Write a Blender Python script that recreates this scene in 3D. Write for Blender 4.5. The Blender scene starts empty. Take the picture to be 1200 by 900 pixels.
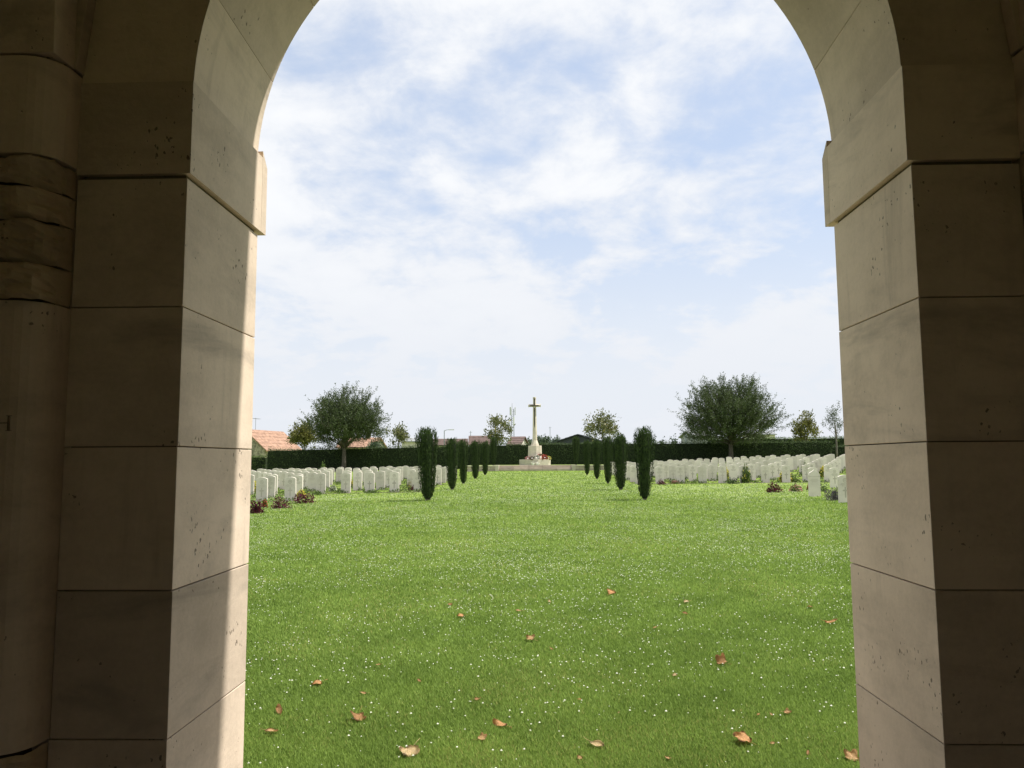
import bpy, bmesh, math, random
import numpy as np
from mathutils import Vector, Matrix, noise as mnoise

# ---------------------------------------------------------------- scene, camera, light
sc = bpy.context.scene
C = sc.collection
R = math.radians
rng = np.random.default_rng(11)
random.seed(7)

EYE = 1.54
F_PX, YAW, PITCH, ROLL = 915.0, 0.03244, 0.0989, -0.00573
_f = np.array([-math.sin(YAW)*math.cos(PITCH), math.cos(YAW)*math.cos(PITCH), math.sin(PITCH)])
_r = np.array([math.cos(YAW), math.sin(YAW), 0.0])
_u = np.cross(_r, _f)
CR = math.cos(ROLL)*_r + math.sin(ROLL)*_u
CU = -math.sin(ROLL)*_r + math.cos(ROLL)*_u
cam_data = bpy.data.cameras.new('camera')
cam_data.sensor_width = 36.0
cam_data.lens = F_PX/1200*36
cam_data.clip_start = 0.05
cam_data.clip_end = 4000
cam = bpy.data.objects.new('camera', cam_data)
C.objects.link(cam)
M = Matrix(((CR[0], CU[0], -_f[0], 0), (CR[1], CU[1], -_f[1], 0), (CR[2], CU[2], -_f[2], EYE), (0, 0, 0, 1)))
cam.matrix_world = M
sc.camera = cam

SUN = Vector((7.4, 1.0, 14.1)).normalized()      # direction towards the sun
SUN_EL = math.asin(SUN.z)
sl = bpy.data.lights.new('sun', 'SUN')
sl.energy = 3.3
sl.angle = R(0.9)
sl.color = (1.0, 0.95, 0.87)
so = bpy.data.objects.new('sun', sl)
so.rotation_euler = SUN.to_track_quat('Z', 'Y').to_euler()
so.location = (20, 5, 40)
C.objects.link(so)

sc.view_settings.view_transform = 'Standard'
sc.view_settings.look = 'None'
sc.view_settings.gamma = 1.0
sc.view_settings.use_curve_mapping = False
sc.view_settings.exposure = 1.15
sc.cycles.use_denoising = True
sc.cycles.max_bounces = 8
sc.cycles.diffuse_bounces = 6
sc.cycles.transparent_max_bounces = 6

# ---------------------------------------------------------------- node helpers
class NT:
    def __init__(s, tree):
        s.t = tree
        tree.nodes.clear()
    def n(s, kind, props=None, **ins):
        nd = s.t.nodes.new(kind)
        for k, v in (props or {}).items():
            setattr(nd, k, v)
        for k, v in ins.items():
            key = k.replace('_', ' ')
            if key.isdigit() or (key[0] == 'i' and key[1:].isdigit()):
                sock = nd.inputs[int(key.lstrip('i'))]
            else:
                sock = nd.inputs[key]
            s.set(sock, v)
        return nd
    def set(s, sock, v):
        if isinstance(v, bpy.types.NodeSocket):
            s.t.links.new(v, sock)
        elif isinstance(v, bpy.types.Node):
            s.t.links.new(v.outputs[0], sock)
        else:
            if sock.type == 'RGBA' and len(v) == 3:
                v = (*v, 1)
            sock.default_value = v
    def math(s, op, a, b=0.0, c=0.0, clamp=False):
        nd = s.t.nodes.new('ShaderNodeMath'); nd.operation = op; nd.use_clamp = clamp
        for i, v in enumerate((a, b, c)):
            s.set(nd.inputs[i], v)
        return nd.outputs[0]
    def mix(s, fac, a, b, blend='MIX'):
        nd = s.t.nodes.new('ShaderNodeMix'); nd.data_type = 'RGBA'; nd.blend_type = blend
        s.set(nd.inputs[0], fac); s.set(nd.inputs[6], a); s.set(nd.inputs[7], b)
        return nd.outputs[2]
    def noise(s, vec, scale, detail=4, rough=0.55, dist=0.0):
        nd = s.n('ShaderNodeTexNoise', None, Scale=scale, Detail=detail, Roughness=rough, Distortion=dist)
        if vec is not None: s.set(nd.inputs['Vector'], vec)
        return nd.outputs[0]
    def ramp(s, fac, lo, hi, a=0.0, b=1.0):
        nd = s.n('ShaderNodeMapRange', {'interpolation_type': 'SMOOTHSTEP'})
        s.set(nd.inputs[0], fac); s.set(nd.inputs[1], lo); s.set(nd.inputs[2], hi); s.set(nd.inputs[3], a); s.set(nd.inputs[4], b)
        return nd.outputs[0]

# ---------------------------------------------------------------- sky
world = bpy.data.worlds.new('World')
sc.world = world
world.use_nodes = True
w = NT(world.node_tree)
sky = w.n('ShaderNodeTexSky', {'sky_type': 'NISHITA', 'sun_disc': False, 'sun_elevation': SUN_EL,
                               'sun_rotation': math.atan2(SUN.x, SUN.y), 'altitude': 30.0, 'air_density': 1.0,
                               'dust_density': 1.6, 'ozone_density': 1.0})
gen = w.n('ShaderNodeTexCoord').outputs['Generated']
sep = w.n('ShaderNodeSeparateXYZ', None, Vector=gen)
zc = w.math('MAXIMUM', sep.outputs[2], 0.0)
den = w.math('ADD', zc, 0.30)
cx = w.math('DIVIDE', sep.outputs[0], den)
cy = w.math('DIVIDE', sep.outputs[1], den)
SKY_OFF = (4.0, 1.1, 1.3)
vec = w.n('ShaderNodeCombineXYZ', None, X=cx, Y=cy, Z=0.0).outputs[0]
vec = w.n('ShaderNodeVectorMath', {'operation': 'ADD'}, i0=vec, i1=SKY_OFF).outputs[0]
n1 = w.noise(vec, 1.9, 7, 0.55, 0.15)
n2 = w.noise(vec, 5.2, 8, 0.60, 0.2)
n3 = w.noise(vec, 0.9, 3, 0.5)
dens = w.math('MULTIPLY_ADD', n2, 0.52, w.math('MULTIPLY_ADD', n3, 0.20, w.math('MULTIPLY', n1, 0.75)))
cov = w.ramp(dens, 0.58, 0.80, 0.08, 1.0)
low = w.ramp(zc, 0.06, 0.40, 1.0, 0.0)           # veil of thin cloud, thicker seen edge-on
cov = w.math('MAXIMUM', cov, w.math('MULTIPLY', low, 0.9))
shade = w.ramp(w.math('MULTIPLY_ADD', n2, 0.8, n1), 0.70, 1.12, 0.0, 1.0)
ccol = w.mix(shade, (4.5, 4.7, 5.08), (5.45, 5.53, 5.65))
ccol = w.mix(low, ccol, (4.6, 4.77, 5.08))
blue = w.mix(0.60, sky.outputs[0], (3.6, 4.2, 5.25))
col = w.mix(cov, blue, ccol)
bg = w.n('ShaderNodeBackground', None, Color=col, Strength=0.082)
outw = w.n('ShaderNodeOutputWorld', None, Surface=bg.outputs[0])

# ---------------------------------------------------------------- materials
def material(name, build):
    m = bpy.data.materials.new(name)
    m.use_nodes = True
    t = NT(m.node_tree)
    bs = t.n('ShaderNodeBsdfPrincipled')
    out = t.n('ShaderNodeOutputMaterial', None, Surface=bs.outputs[0])
    bs.inputs['Roughness'].default_value = 0.85
    bs.inputs['Specular IOR Level'].default_value = 0.25
    build(t, bs, out)
    return m

def stone_mat(name, base, dark, bump=0.42, pits=True, band=0.25, rough=0.9):
    def b(t, bs, out):
        tc = t.n('ShaderNodeTexCoord').outputs['Object']
        rnd = t.n('ShaderNodeObjectInfo').outputs['Random']
        off = t.n('ShaderNodeVectorMath', {'operation': 'SCALE'}, i0=(13.0, 7.0, 19.0))
        t.set(off.inputs['Scale'], rnd)
        v = t.n('ShaderNodeVectorMath', {'operation': 'ADD'}, i0=tc, i1=off.outputs[0]).outputs[0]
        st = t.n('ShaderNodeMapping', None, Vector=v, Scale=(1.4, 1.4, 5.0)).outputs[0]
        big = t.noise(v, 1.9, 5, 0.6)
        lay = t.noise(st, 2.2, 6, 0.62, 0.4)
        fine = t.noise(v, 70, 4, 0.7)
        f = t.math('MULTIPLY_ADD', lay, band*1.6, t.math('MULTIPLY_ADD', big, 0.9, t.math('MULTIPLY', fine, 0.28)))
        f = t.ramp(f, 0.50, 0.98)
        c = t.mix(f, dark, base)
        tone = t.math('MULTIPLY_ADD', rnd, 0.26, 0.84)
        tn = t.n('ShaderNodeHueSaturation', None, Color=c, Value=tone)
        c = tn.outputs[0]
        h = t.math('MULTIPLY_ADD', fine, 0.5, t.math('MULTIPLY', lay, 0.6))
        if pits:
            wv = t.n('ShaderNodeTexNoise', None, Vector=v, Scale=55.0, Detail=3.0)
            dv = t.n('ShaderNodeVectorMath', {'operation': 'SCALE'}, i0=wv.outputs['Color']); dv.inputs['Scale'].default_value = 0.022
            pv = t.n('ShaderNodeVectorMath', {'operation': 'ADD'}, i0=v, i1=dv.outputs[0]).outputs[0]
            pv = t.n('ShaderNodeMapping', None, Vector=pv, Scale=(1.0, 1.0, 0.6)).outputs[0]
            vo = t.n('ShaderNodeTexVoronoi', None, Vector=pv, Scale=62.0, Randomness=1.0)
            gate = t.ramp(t.noise(v, 4.2, 6, 0.72), 0.50, 0.64)
            sz = t.math('MULTIPLY', gate, t.math('MULTIPLY', wv.outputs[0], 0.46))
            pit = t.ramp(t.math('SUBTRACT', vo.outputs['Distance'], sz), -0.03, 0.03, 1.0, 0.0)
            pit = t.math('MULTIPLY', pit, gate)
            stain = t.ramp(t.noise(st, 1.1, 5, 0.65, 0.6), 0.52, 0.76, 0.0, 0.50)
            c = t.mix(stain, c, (dark[0]*.50, dark[1]*.53, dark[2]*.56))
            run = t.n('ShaderNodeMapping', None, Vector=v, Scale=(7.0, 7.0, 0.8)).outputs[0]
            streak = t.math('MULTIPLY', t.ramp(t.noise(run, 1.3, 5, 0.65, 0.3), 0.52, 0.75, 0.0, 0.34), t.ramp(big, 0.42, 0.62))
            c = t.mix(streak, c, tuple(x*0.42 for x in dark))
            c = t.mix(t.math('MULTIPLY', pit, 0.72), c, (0.055, 0.045, 0.03))
            h = t.math('SUBTRACT', h, t.math('MULTIPLY', pit, 1.5))
        t.set(bs.inputs['Base Color'], c)
        bs.inputs['Roughness'].default_value = rough
        bp = t.n('ShaderNodeBump', None, Strength=bump, Distance=0.004, Height=h)
        t.set(bs.inputs['Normal'], bp.outputs[0])
    return material(name, b)

M_LIME = stone_mat('limestone_ashlar', (0.72, 0.60, 0.475), (0.50, 0.415, 0.325))
M_ROUGH = stone_mat('limestone_rough', (0.54, 0.43, 0.29), (0.24, 0.185, 0.12), bump=1.0, band=0.5)
M_MORTAR = stone_mat('mortar', (0.20, 0.165, 0.115), (0.10, 0.08, 0.055), pits=False, bump=0.5)
M_BOUNCE_FLAG = stone_mat('bounce_flagstone', (0.56, 0.47, 0.37), (0.40, 0.33, 0.25), pits=False)  # pale stone of the added paving that throws light up at the arch
M_FLOOR = stone_mat('dark_floor_stone', (0.24, 0.20, 0.15), (0.15, 0.125, 0.09), pits=False)  # floor colour set dark to cut bounce light inside the shelter
M_HEAD = stone_mat('headstone_white', (0.80, 0.725, 0.645), (0.66, 0.60, 0.53), pits=False, bump=0.1)
M_HEADCUT = stone_mat('headstone_carving', (0.57, 0.515, 0.44), (0.47, 0.42, 0.36), pits=False, bump=0.1)
M_MON = stone_mat('monument_stone', (0.60, 0.54, 0.44), (0.46, 0.41, 0.33), pits=False)
M_WALLST = stone_mat('terrace_stone', (0.46, 0.40, 0.32), (0.32, 0.275, 0.215), pits=False)

def plain(name, col, var=0.25, scale=6.0, rough=0.8, metal=0.0, bump=0.0):
    def b(t, bs, out):
        tc = t.n('ShaderNodeTexCoord').outputs['Object']
        f = t.noise(tc, scale, 5, 0.6)
        c = t.mix(t.ramp(f, 0.3, 0.7), tuple(x*(1-var) for x in col), tuple(min(1, x*(1+var)) for x in col))
        t.set(bs.inputs['Base Color'], c)
        bs.inputs['Roughness'].default_value = rough
        bs.inputs['Metallic'].default_value = metal
        if bump:
            t.set(bs.inputs['Normal'], t.n('ShaderNodeBump', None, Strength=bump, Distance=0.02, Height=f).outputs[0])
    return material(name, b)

def foliage(name, dark, light, scale=1.2, trans=0.35, rough=0.6, spec=0.2, bright=None, clump=0.45):
    """leaf faces: colour varies leaf to leaf (a random value stored on each leaf) and in clumps"""
    def b(t, bs, out):
        tc = t.n('ShaderNodeTexCoord').outputs['Object']
        at = t.n('ShaderNodeAttribute', {'attribute_name': 'tint'}).outputs['Fac']
        cl = t.noise(tc, scale, 4, 0.6)
        f = t.math('MULTIPLY_ADD', at, 1.0-clump, t.ramp(cl, 0.3, 0.7, 0.0, clump))
        c = t.mix(f, dark, light)
        if bright:
            c = t.mix(t.ramp(at, 0.9, 0.97), c, bright)
        t.set(bs.inputs['Base Color'], c)
        bs.inputs['Roughness'].default_value = rough
        bs.inputs['Specular IOR Level'].default_value = spec
        tr = t.n('ShaderNodeBsdfTranslucent', None, Color=c)
        ms = t.n('ShaderNodeMixShader', None, Fac=trans)
        t.set(ms.inputs[1], bs.outputs[0]); t.set(ms.inputs[2], tr.outputs[0])
        t.set(out.inputs[0], ms.outputs[0])
    return material(name, b)

M_BLADE = foliage('grass_blade', (0.090, 0.158, 0.023), (0.315, 0.440, 0.092), 1.6, 0.44, 0.6, 0.2, (0.36, 0.36, 0.11), 0.24)
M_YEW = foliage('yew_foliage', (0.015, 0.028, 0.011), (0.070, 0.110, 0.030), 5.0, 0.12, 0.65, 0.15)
M_HEDGE = foliage('hedge_foliage', (0.028, 0.048, 0.018), (0.092, 0.135, 0.042), 1.2, 0.2, 0.6, 0.2)
M_HEDGE2 = foliage('hedge_foliage_light', (0.06, 0.10, 0.025), (0.13, 0.19, 0.05), 1.2, 0.25)
M_THORN = foliage('thorn_foliage', (0.032, 0.050, 0.020), (0.105, 0.140, 0.052), 0.7, 0.2)
M_MAGN = foliage('broadleaf_foliage', (0.07, 0.09, 0.035), (0.23, 0.235, 0.10), 0.8, 0.25, 0.45, 0.35, (0.32, 0.28, 0.11))
M_YELGR = foliage('yellow_green_foliage', (0.07, 0.085, 0.022), (0.22, 0.21, 0.055), 0.8, 0.25)
M_FAR = foliage('far_foliage', (0.05, 0.08, 0.05), (0.11, 0.145, 0.085), 0.6, 0.2)
M_GREEN = foliage('border_leaf', (0.05, 0.09, 0.02), (0.14, 0.20, 0.05), 4.0, 0.3)
M_DKGREEN = foliage('border_leaf_dark', (0.02, 0.04, 0.012), (0.06, 0.10, 0.03), 4.0, 0.2)
M_MAROON = foliage('maroon_leaf', (0.035, 0.008, 0.012), (0.16, 0.035, 0.05), 6.0, 0.2)
M_LAV = foliage('lavender_leaf', (0.06, 0.06, 0.055), (0.16, 0.14, 0.16), 6.0, 0.2)
M_YELLOW = foliage('yellow_petal', (0.50, 0.42, 0.05), (0.75, 0.68, 0.15), 6.0, 0.3)
M_WHITEP = foliage('white_petal', (0.55, 0.53, 0.45), (0.80, 0.79, 0.72), 6.0, 0.3)
M_REDP = foliage('red_petal', (0.35, 0.02, 0.02), (0.60, 0.05, 0.05), 6.0, 0.2)
M_PINKP = foliage('pink_petal', (0.40, 0.14, 0.15), (0.60, 0.30, 0.28), 6.0, 0.2)
M_CLOVER = foliage('clover_flower', (0.46, 0.47, 0.36), (0.78, 0.78, 0.68), 6.0, 0.25)
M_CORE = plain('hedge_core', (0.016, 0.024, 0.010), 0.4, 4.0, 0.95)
M_BARK = plain('bark', (0.10, 0.085, 0.07), 0.35, 6.0, 0.9, 0, 0.6)
M_BARKPALE = plain('pale_bark', (0.17, 0.15, 0.125), 0.35, 6.0, 0.9, 0, 0.6)
M_SOIL = plain('bed_soil', (0.10, 0.095, 0.045), 0.5, 3.0, 0.95, 0, 0.6)
M_BRONZE = plain('bronze_sword', (0.085, 0.075, 0.055), 0.3, 5.0, 0.55, 0.6)
M_TILE = plain('orange_roof_tile', (0.30, 0.185, 0.13), 0.28, 2.2, 0.85, 0, 0.3)
M_TILE2 = plain('brown_red_roof_tile', (0.115, 0.08, 0.07), 0.25, 2.2, 0.85)
M_SLATE = plain('dark_roof', (0.045, 0.05, 0.06), 0.25, 1.5, 0.7)
M_METALROOF = plain('pale_roof_sheet', (0.30, 0.31, 0.31), 0.12, 1.0, 0.6)
M_RENDER = plain('pale_render', (0.60, 0.56, 0.48), 0.12, 1.0, 0.9)
M_RUBBLE = plain('rubble_wall', (0.30, 0.27, 0.20), 0.6, 2.2, 0.95, 0, 0.7)
M_GLASSDK = plain('dark_window', (0.03, 0.035, 0.04), 0.3, 3.0, 0.25)
M_STEEL = plain('galvanised_steel', (0.30, 0.32, 0.34), 0.2, 8.0, 0.5, 0.5)
M_PANEL = plain('antenna_panel', (0.55, 0.56, 0.57), 0.1, 5.0, 0.6)
M_CARD = plain('white_card', (0.78, 0.77, 0.72), 0.08, 20.0, 0.7)
M_WREATHG = plain('wreath_green', (0.05, 0.07, 0.03), 0.5, 25.0, 0.8)
M_LETTER = plain('cut_letter', (0.20, 0.15, 0.10), 0.3, 60.0, 0.9)

def leaf_mat(name, col, edge):
    def b(t, bs, out):
        tc = t.n('ShaderNodeTexCoord').outputs['Object']
        f = t.ramp(t.noise(tc, 38, 5, 0.65), 0.35, 0.68)
        c = t.mix(f, edge, col)
        t.set(bs.inputs['Base Color'], c)
        bs.inputs['Roughness'].default_value = 0.65
        tr = t.n('ShaderNodeBsdfTranslucent', None, Color=c)
        ms = t.n('ShaderNodeMixShader', None, Fac=0.25)
        t.set(ms.inputs[1], bs.outputs[0]); t.set(ms.inputs[2], tr.outputs[0])
        t.set(out.inputs[0], ms.outputs[0])
    return material(name, b)
M_LF = {'tan': leaf_mat('leaf_tan', (0.72, 0.52, 0.30), (0.52, 0.33, 0.15)),
        'pale': leaf_mat('leaf_pale', (0.78, 0.66, 0.43), (0.62, 0.46, 0.24)),
        'orange': leaf_mat('leaf_orange', (0.78, 0.50, 0.26), (0.58, 0.33, 0.14)),
        'brown': leaf_mat('leaf_brown', (0.62, 0.38, 0.19), (0.38, 0.21, 0.09))}

def lawn_build(t, bs, out):
    g = t.n('ShaderNodeNewGeometry').outputs['Position']
    a = t.noise(g, 0.35, 4, 0.6)
    b_ = t.noise(g, 2.6, 5, 0.65)
    c_ = t.noise(g, 55.0, 4, 0.75)
    f = t.math('MULTIPLY_ADD', a, 0.5, t.math('MULTIPLY_ADD', b_, 0.35, t.math('MULTIPLY', c_, 0.5)))
    c = t.mix(t.ramp(f, 0.42, 0.9), (0.095, 0.148, 0.025), (0.23, 0.305, 0.068))
    t.set(bs.inputs['Base Color'], c)
    bs.inputs['Roughness'].default_value = 0.95
    bs.inputs['Specular IOR Level'].default_value = 0.05
    t.set(bs.inputs['Normal'], t.n('ShaderNodeBump', None, Strength=0.9, Distance=0.03, Height=c_).outputs[0])
M_LAWN = material('lawn_ground', lawn_build)

# ---------------------------------------------------------------- mesh helpers
def link(o, parent=None):
    C.objects.link(o)
    if parent is not None:
        o.parent = parent
    return o

def tag(o, label=None, cat=None, group=None, kind=None):
    if label: o['label'] = label
    if cat: o['category'] = cat
    if group: o['group'] = group
    if kind: o['kind'] = kind
    return o

def thing(name, label, cat, loc=(0, 0, 0), rz=0.0, group=None):
    o = bpy.data.objects.new(name, None)
    o.empty_display_size = 0.2
    o.location = loc
    o.rotation_euler = (0, 0, rz)
    link(o)
    return tag(o, label, cat, group)

def obj(name, me, parent=None, loc=None):
    o = bpy.data.objects.new(name, me)
    if loc is not None: o.location = loc
    return link(o, parent)

def bm_mesh(name, bm, mat, smooth=False):
    me = bpy.data.meshes.new(name)
    bm.normal_update()
    bm.to_mesh(me); bm.free()
    me.materials.append(mat)
    if smooth:
        me.polygons.foreach_set('use_smooth', [True]*len(me.polygons))
    return me

def np_mesh(name, verts, faces, mat, tint=None, smooth=False):
    """faces: (n,k) array of vertex indices; tint: one value a face, stored on its vertices"""
    verts = np.asarray(verts, np.float32); faces = np.asarray(faces, np.int32)
    n, k = faces.shape
    me = bpy.data.meshes.new(name)
    me.vertices.add(len(verts)); me.vertices.foreach_set('co', verts.ravel())
    me.loops.add(n*k); me.loops.foreach_set('vertex_index', faces.ravel())
    me.polygons.add(n)
    me.polygons.foreach_set('loop_start', np.arange(0, n*k, k, dtype=np.int32))
    me.polygons.foreach_set('loop_total', np.full(n, k, np.int32))
    if smooth: me.polygons.foreach_set('use_smooth', np.ones(n, bool))
    if tint is not None:
        at = me.attributes.new('tint', 'FLOAT', 'POINT')
        at.data.foreach_set('value', np.asarray(tint, np.float32))
    me.update(calc_edges=True)
    me.materials.append(mat)
    return me

def prism(bm, poly, axis, lo, hi, bevel=0.0):
    """extrude a 2-D polygon: axis 'y' takes (x,z) points, axis 'z' takes (x,y), axis 'x' takes (y,z)"""
    def P(p, h):
        return {'y': (p[0], h, p[1]), 'z': (p[0], p[1], h), 'x': (h, p[0], p[1])}[axis]
    a = [bm.verts.new(P(p, lo)) for p in poly]
    b = [bm.verts.new(P(p, hi)) for p in poly]
    fs = [bm.faces.new(a), bm.faces.new(b[::-1])]
    for i in range(len(poly)):
        j = (i+1) % len(poly)
        fs.append(bm.faces.new((a[j], a[i], b[i], b[j])))
    bmesh.ops.recalc_face_normals(bm, faces=fs)
    if bevel:
        es = {e for f in fs for e in f.edges if e.calc_face_angle(0) > R(35)}
        bmesh.ops.bevel(bm, geom=list(es), offset=bevel, segments=2, affect='EDGES', profile=0.6)

def loft(bm, pa, pb, ya, yb, bevel=0.0):
    """a block whose (x,z) outline changes from pa at depth ya to pb at depth yb (splayed reveal)"""
    a = [bm.verts.new((p[0], ya, p[1])) for p in pa]; b = [bm.verts.new((p[0], yb, p[1])) for p in pb]
    fs = [bm.faces.new(a), bm.faces.new(b[::-1])]
    for i in range(len(pa)):
        j = (i+1) % len(pa); fs.append(bm.faces.new((a[j], a[i], b[i], b[j])))
    bmesh.ops.recalc_face_normals(bm, faces=fs)
    if bevel:
        es = {e for f in fs for e in f.edges if e.calc_face_angle(0) > R(35)}
        bmesh.ops.bevel(bm, geom=list(es), offset=bevel, segments=2, affect='EDGES', profile=0.6)

def box(bm, x0, x1, y0, y1, z0, z1, bevel=0.0):
    prism(bm, [(x0, y0), (x1, y0), (x1, y1), (x0, y1)], 'z', z0, z1, bevel)

def box_mesh(name, x0, x1, y0, y1, z0, z1, mat, bevel=0.0):
    bm = bmesh.new(); box(bm, x0, x1, y0, y1, z0, z1, bevel)
    return bm_mesh(name, bm, mat)

def tube(bm, pts, radii, seg=7):
    rings = []
    pts = [Vector(p) for p in pts]
    for i, p in enumerate(pts):
        d = (pts[min(i+1, len(pts)-1)] - pts[max(i-1, 0)]).normalized()
        s = d.orthogonal().normalized(); t = d.cross(s)
        rings.append([bm.verts.new(p + (s*math.cos(2*math.pi*k/seg) + t*math.sin(2*math.pi*k/seg))*radii[i]) for k in range(seg)])
    for a, b in zip(rings, rings[1:]):
        for k in range(seg):
            bm.faces.new((a[k], a[(k+1) % seg], b[(k+1) % seg], b[k]))
    bm.faces.new(rings[0][::-1]); bm.faces.new(rings[-1])

def leaves_np(P, D, N, length, width):
    """diamond leaf faces: P base points, D leaf axis, N approximate face normal"""
    P = np.asarray(P); D = D/np.linalg.norm(D, axis=1, keepdims=True)
    S = np.cross(D, N); S /= np.maximum(np.linalg.norm(S, axis=1, keepdims=True), 1e-6)
    L = np.broadcast_to(np.asarray(length).reshape(-1, 1), (len(P), 1)); W = np.broadcast_to(np.asarray(width).reshape(-1, 1), (len(P), 1))
    U = np.cross(S, D)
    V = np.stack([P, P + D*L*0.45 + S*W*0.5 + U*W*0.12, P + D*L, P + D*L*0.45 - S*W*0.5 + U*W*0.12], 1).reshape(-1, 3)
    Fc = np.arange(len(P)*4).reshape(-1, 4)
    return V, Fc, np.repeat(rng.random(len(P)), 4)

def unit(n):
    v = rng.normal(size=(n, 3))
    return v/np.linalg.norm(v, axis=1, keepdims=True)

def join_np(*parts):
    Vs, Fs, Ts, o = [], [], [], 0
    for V, F, T in parts:
        Vs.append(V); Fs.append(F+o); Ts.append(T); o += len(V)
    return np.concatenate(Vs), np.concatenate(Fs), np.concatenate(Ts)

# ---------------------------------------------------------------- the lie of the land
def sstep(t):
    t = np.clip(t, 0, 1); return t*t*(3-2*t)
def g(X, Y):
    """ground height: the lawn climbs gently away from the shelter and falls a little to the left"""
    X = np.asarray(X, float); Y = np.asarray(Y, float)
    z = 0.0122*np.clip(Y, 0, 80)
    z = z + 0.0135*np.clip(X+3, -24, 0)*sstep(Y/24)
    z = z + 0.46*sstep((X-3)/16)*sstep((Y-32)/22)
    return z
def gz(x, y): return float(g(x, y))

def ray(px, py):
    return _f + CR*(px-600)/F_PX + CU*(450-py)/F_PX
def at(px, py, Y):
    """the point at depth Y that the photograph shows at (px, py)"""
    d = ray(px, py); t = Y/d[1]
    return Vector((d[0]*t, Y, EYE + d[2]*t))
def on_ground(px, py):
    d = ray(px, py); t = 2.0
    for _ in range(60):
        z = EYE + d[2]*t; h = z - gz(d[0]*t, d[1]*t)
        t += h/max(-d[2] + 0.0122*d[1], 0.004)*0.7
    return Vector((d[0]*t, d[1]*t, gz(d[0]*t, d[1]*t)))

xs = np.concatenate([np.linspace(-900, -70, 12), np.linspace(-60, 60, 121), np.linspace(70, 900, 12)])
ys = np.concatenate([np.linspace(-900, -40, 10), np.linspace(-30, 84, 115), np.linspace(95, 1500, 22)])
GX, GY = np.meshgrid(xs, ys, indexing='ij')
GZ = g(GX, GY)
V = np.stack([GX, GY, GZ], -1).reshape(-1, 3)
nx, ny = GX.shape
I = np.arange(nx*ny).reshape(nx, ny)
Fq = np.stack([I[:-1, :-1], I[1:, :-1], I[1:, 1:], I[:-1, 1:]], -1).reshape(-1, 4)
lawn = obj('lawn', np_mesh('lawn', V, Fq, M_LAWN, smooth=True))
tag(lawn, 'wide mown green lawn between the headstone plots', None, None, 'structure')

# ---------------------------------------------------------------- the stone shelter with its arch
ZC = EYE
YN, YF = 2.0, 2.53
XL, XR = -0.933, 0.977
XLO, XRO = -1.233, 1.254
AC, AZ, AR = 0.021, ZC+1.0, 0.962
JZ = [-0.25+ZC-1.54, ZC-1.053, ZC-0.6877, ZC-0.3221, ZC+0.0438, ZC+0.4121, ZC+0.7693]
JZ[0] = -0.3
GAP = 0.0032
shelter = thing('stone_shelter', 'dark cream limestone shelter whose round arch frames the lawn', 'archway', (0, 0, 0))

def jig(v, a=0.0012): return v + random.uniform(-a, a)
pier_l = obj('pier', box_mesh('pier_core', XLO+0.012, XL-0.009, YN+0.012, YF-0.012, -0.3, ZC+1.02, M_MORTAR), shelter)
tag(pier_l, 'pier left of the arch, its inner reveal partly sunlit')
pier_r = obj('pier', box_mesh('pier_core', XR+0.009, XRO-0.012, YN+0.012, YF-0.012, -0.3, ZC+1.02, M_MORTAR), shelter)
tag(pier_r, 'pier right of the arch with its shaded reveal')
def block(poly, axis, lo, hi, parent, mat=M_LIME, name='ashlar_block', bevel=0.002):
    bm = bmesh.new(); prism(bm, poly, axis, lo, hi, bevel)
    return obj(name, bm_mesh(name, bm, mat), parent)
for k in range(6):
    z0, z1 = JZ[k]+GAP/2, JZ[k+1]-GAP/2
    if k == 5: z1 -= 0.006
    block([(jig(XLO), jig(YN)), (jig(XL), jig(YN)), (jig(XL), YF), (XLO, YF)], 'z', z0, z1, pier_l)
    block([(jig(XR), jig(YN)), (jig(XRO), jig(YN)), (XRO, YF), (jig(XR), YF)], 'z', z0, z1, pier_r)
# impost course, a little proud of the jamb, with a weathered band on the outer face
for s, xo, xi, pr in ((-1, XLO, -0.923, pier_l), (1, XRO, 0.966, pier_r)):
    z0, z1 = JZ[6]+0.004, ZC+1.0308
    block([(xo, YN-0.006), (xi, YN-0.006), (xi, YF), (xo, YF)] if s < 0 else [(xi, YN-0.006), (xo, YN-0.006), (xo, YF), (xi, YF)], 'z', z0, z1, pr, name='impost_block', bevel=0.0004)
    bm = bmesh.new()
    xe = xi - s*0.0003
    prism(bm, [(YF+0.0005, z0), (YF+0.046, z0), (YF+0.046, z1-0.024), (YF+0.0005, z1+0.022)], 'x', xe if s > 0 else xo, xo if s > 0 else xe, 0.0006)
    obj('impost_band', bm_mesh('impost_band', bm, M_LIME), pr)

arch = obj('arch', (lambda bm: (prism(bm, [(AC+(AR+0.014)*math.cos(a), AZ+(AR+0.014)*math.sin(a)) for a in np.linspace(R(2), R(178), 60)] +
        [(XLO-0.01, AZ+0.05), (XLO-0.01, ZC+2.35), (XRO+0.01, ZC+2.35), (XRO+0.01, AZ+0.05)], 'y', YN+0.012, YF-0.012), bm_mesh('arch_core', bm, M_MORTAR))[1])(bmesh.new()), shelter)
def arc(a0, a1, r, n=9): return [(AC+r*math.cos(a), AZ+r*math.sin(a)) for a in np.linspace(a0, a1, n)]
zs0, zs1 = ZC+1.0309, AZ+AR*math.sin(R(17.8))
b0 = math.asin((zs0-AZ)/AR); b1 = R(17.8)
ARN = 0.946      # the arch opens a little towards the garden
def lblock(pa, pb, name, bevel):
    bm = bmesh.new(); loft(bm, pa, pb, YN+random.uniform(-.001, .001), YF, bevel)
    return obj(name, bm_mesh(name, bm, M_LIME), arch)
lblock(arc(b0, b1, ARN) + [(XRO, zs1), (XRO, zs0)], arc(b0, b1, AR) + [(XRO, zs1), (XRO, zs0)], 'springer_block', 0.0004)
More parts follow.
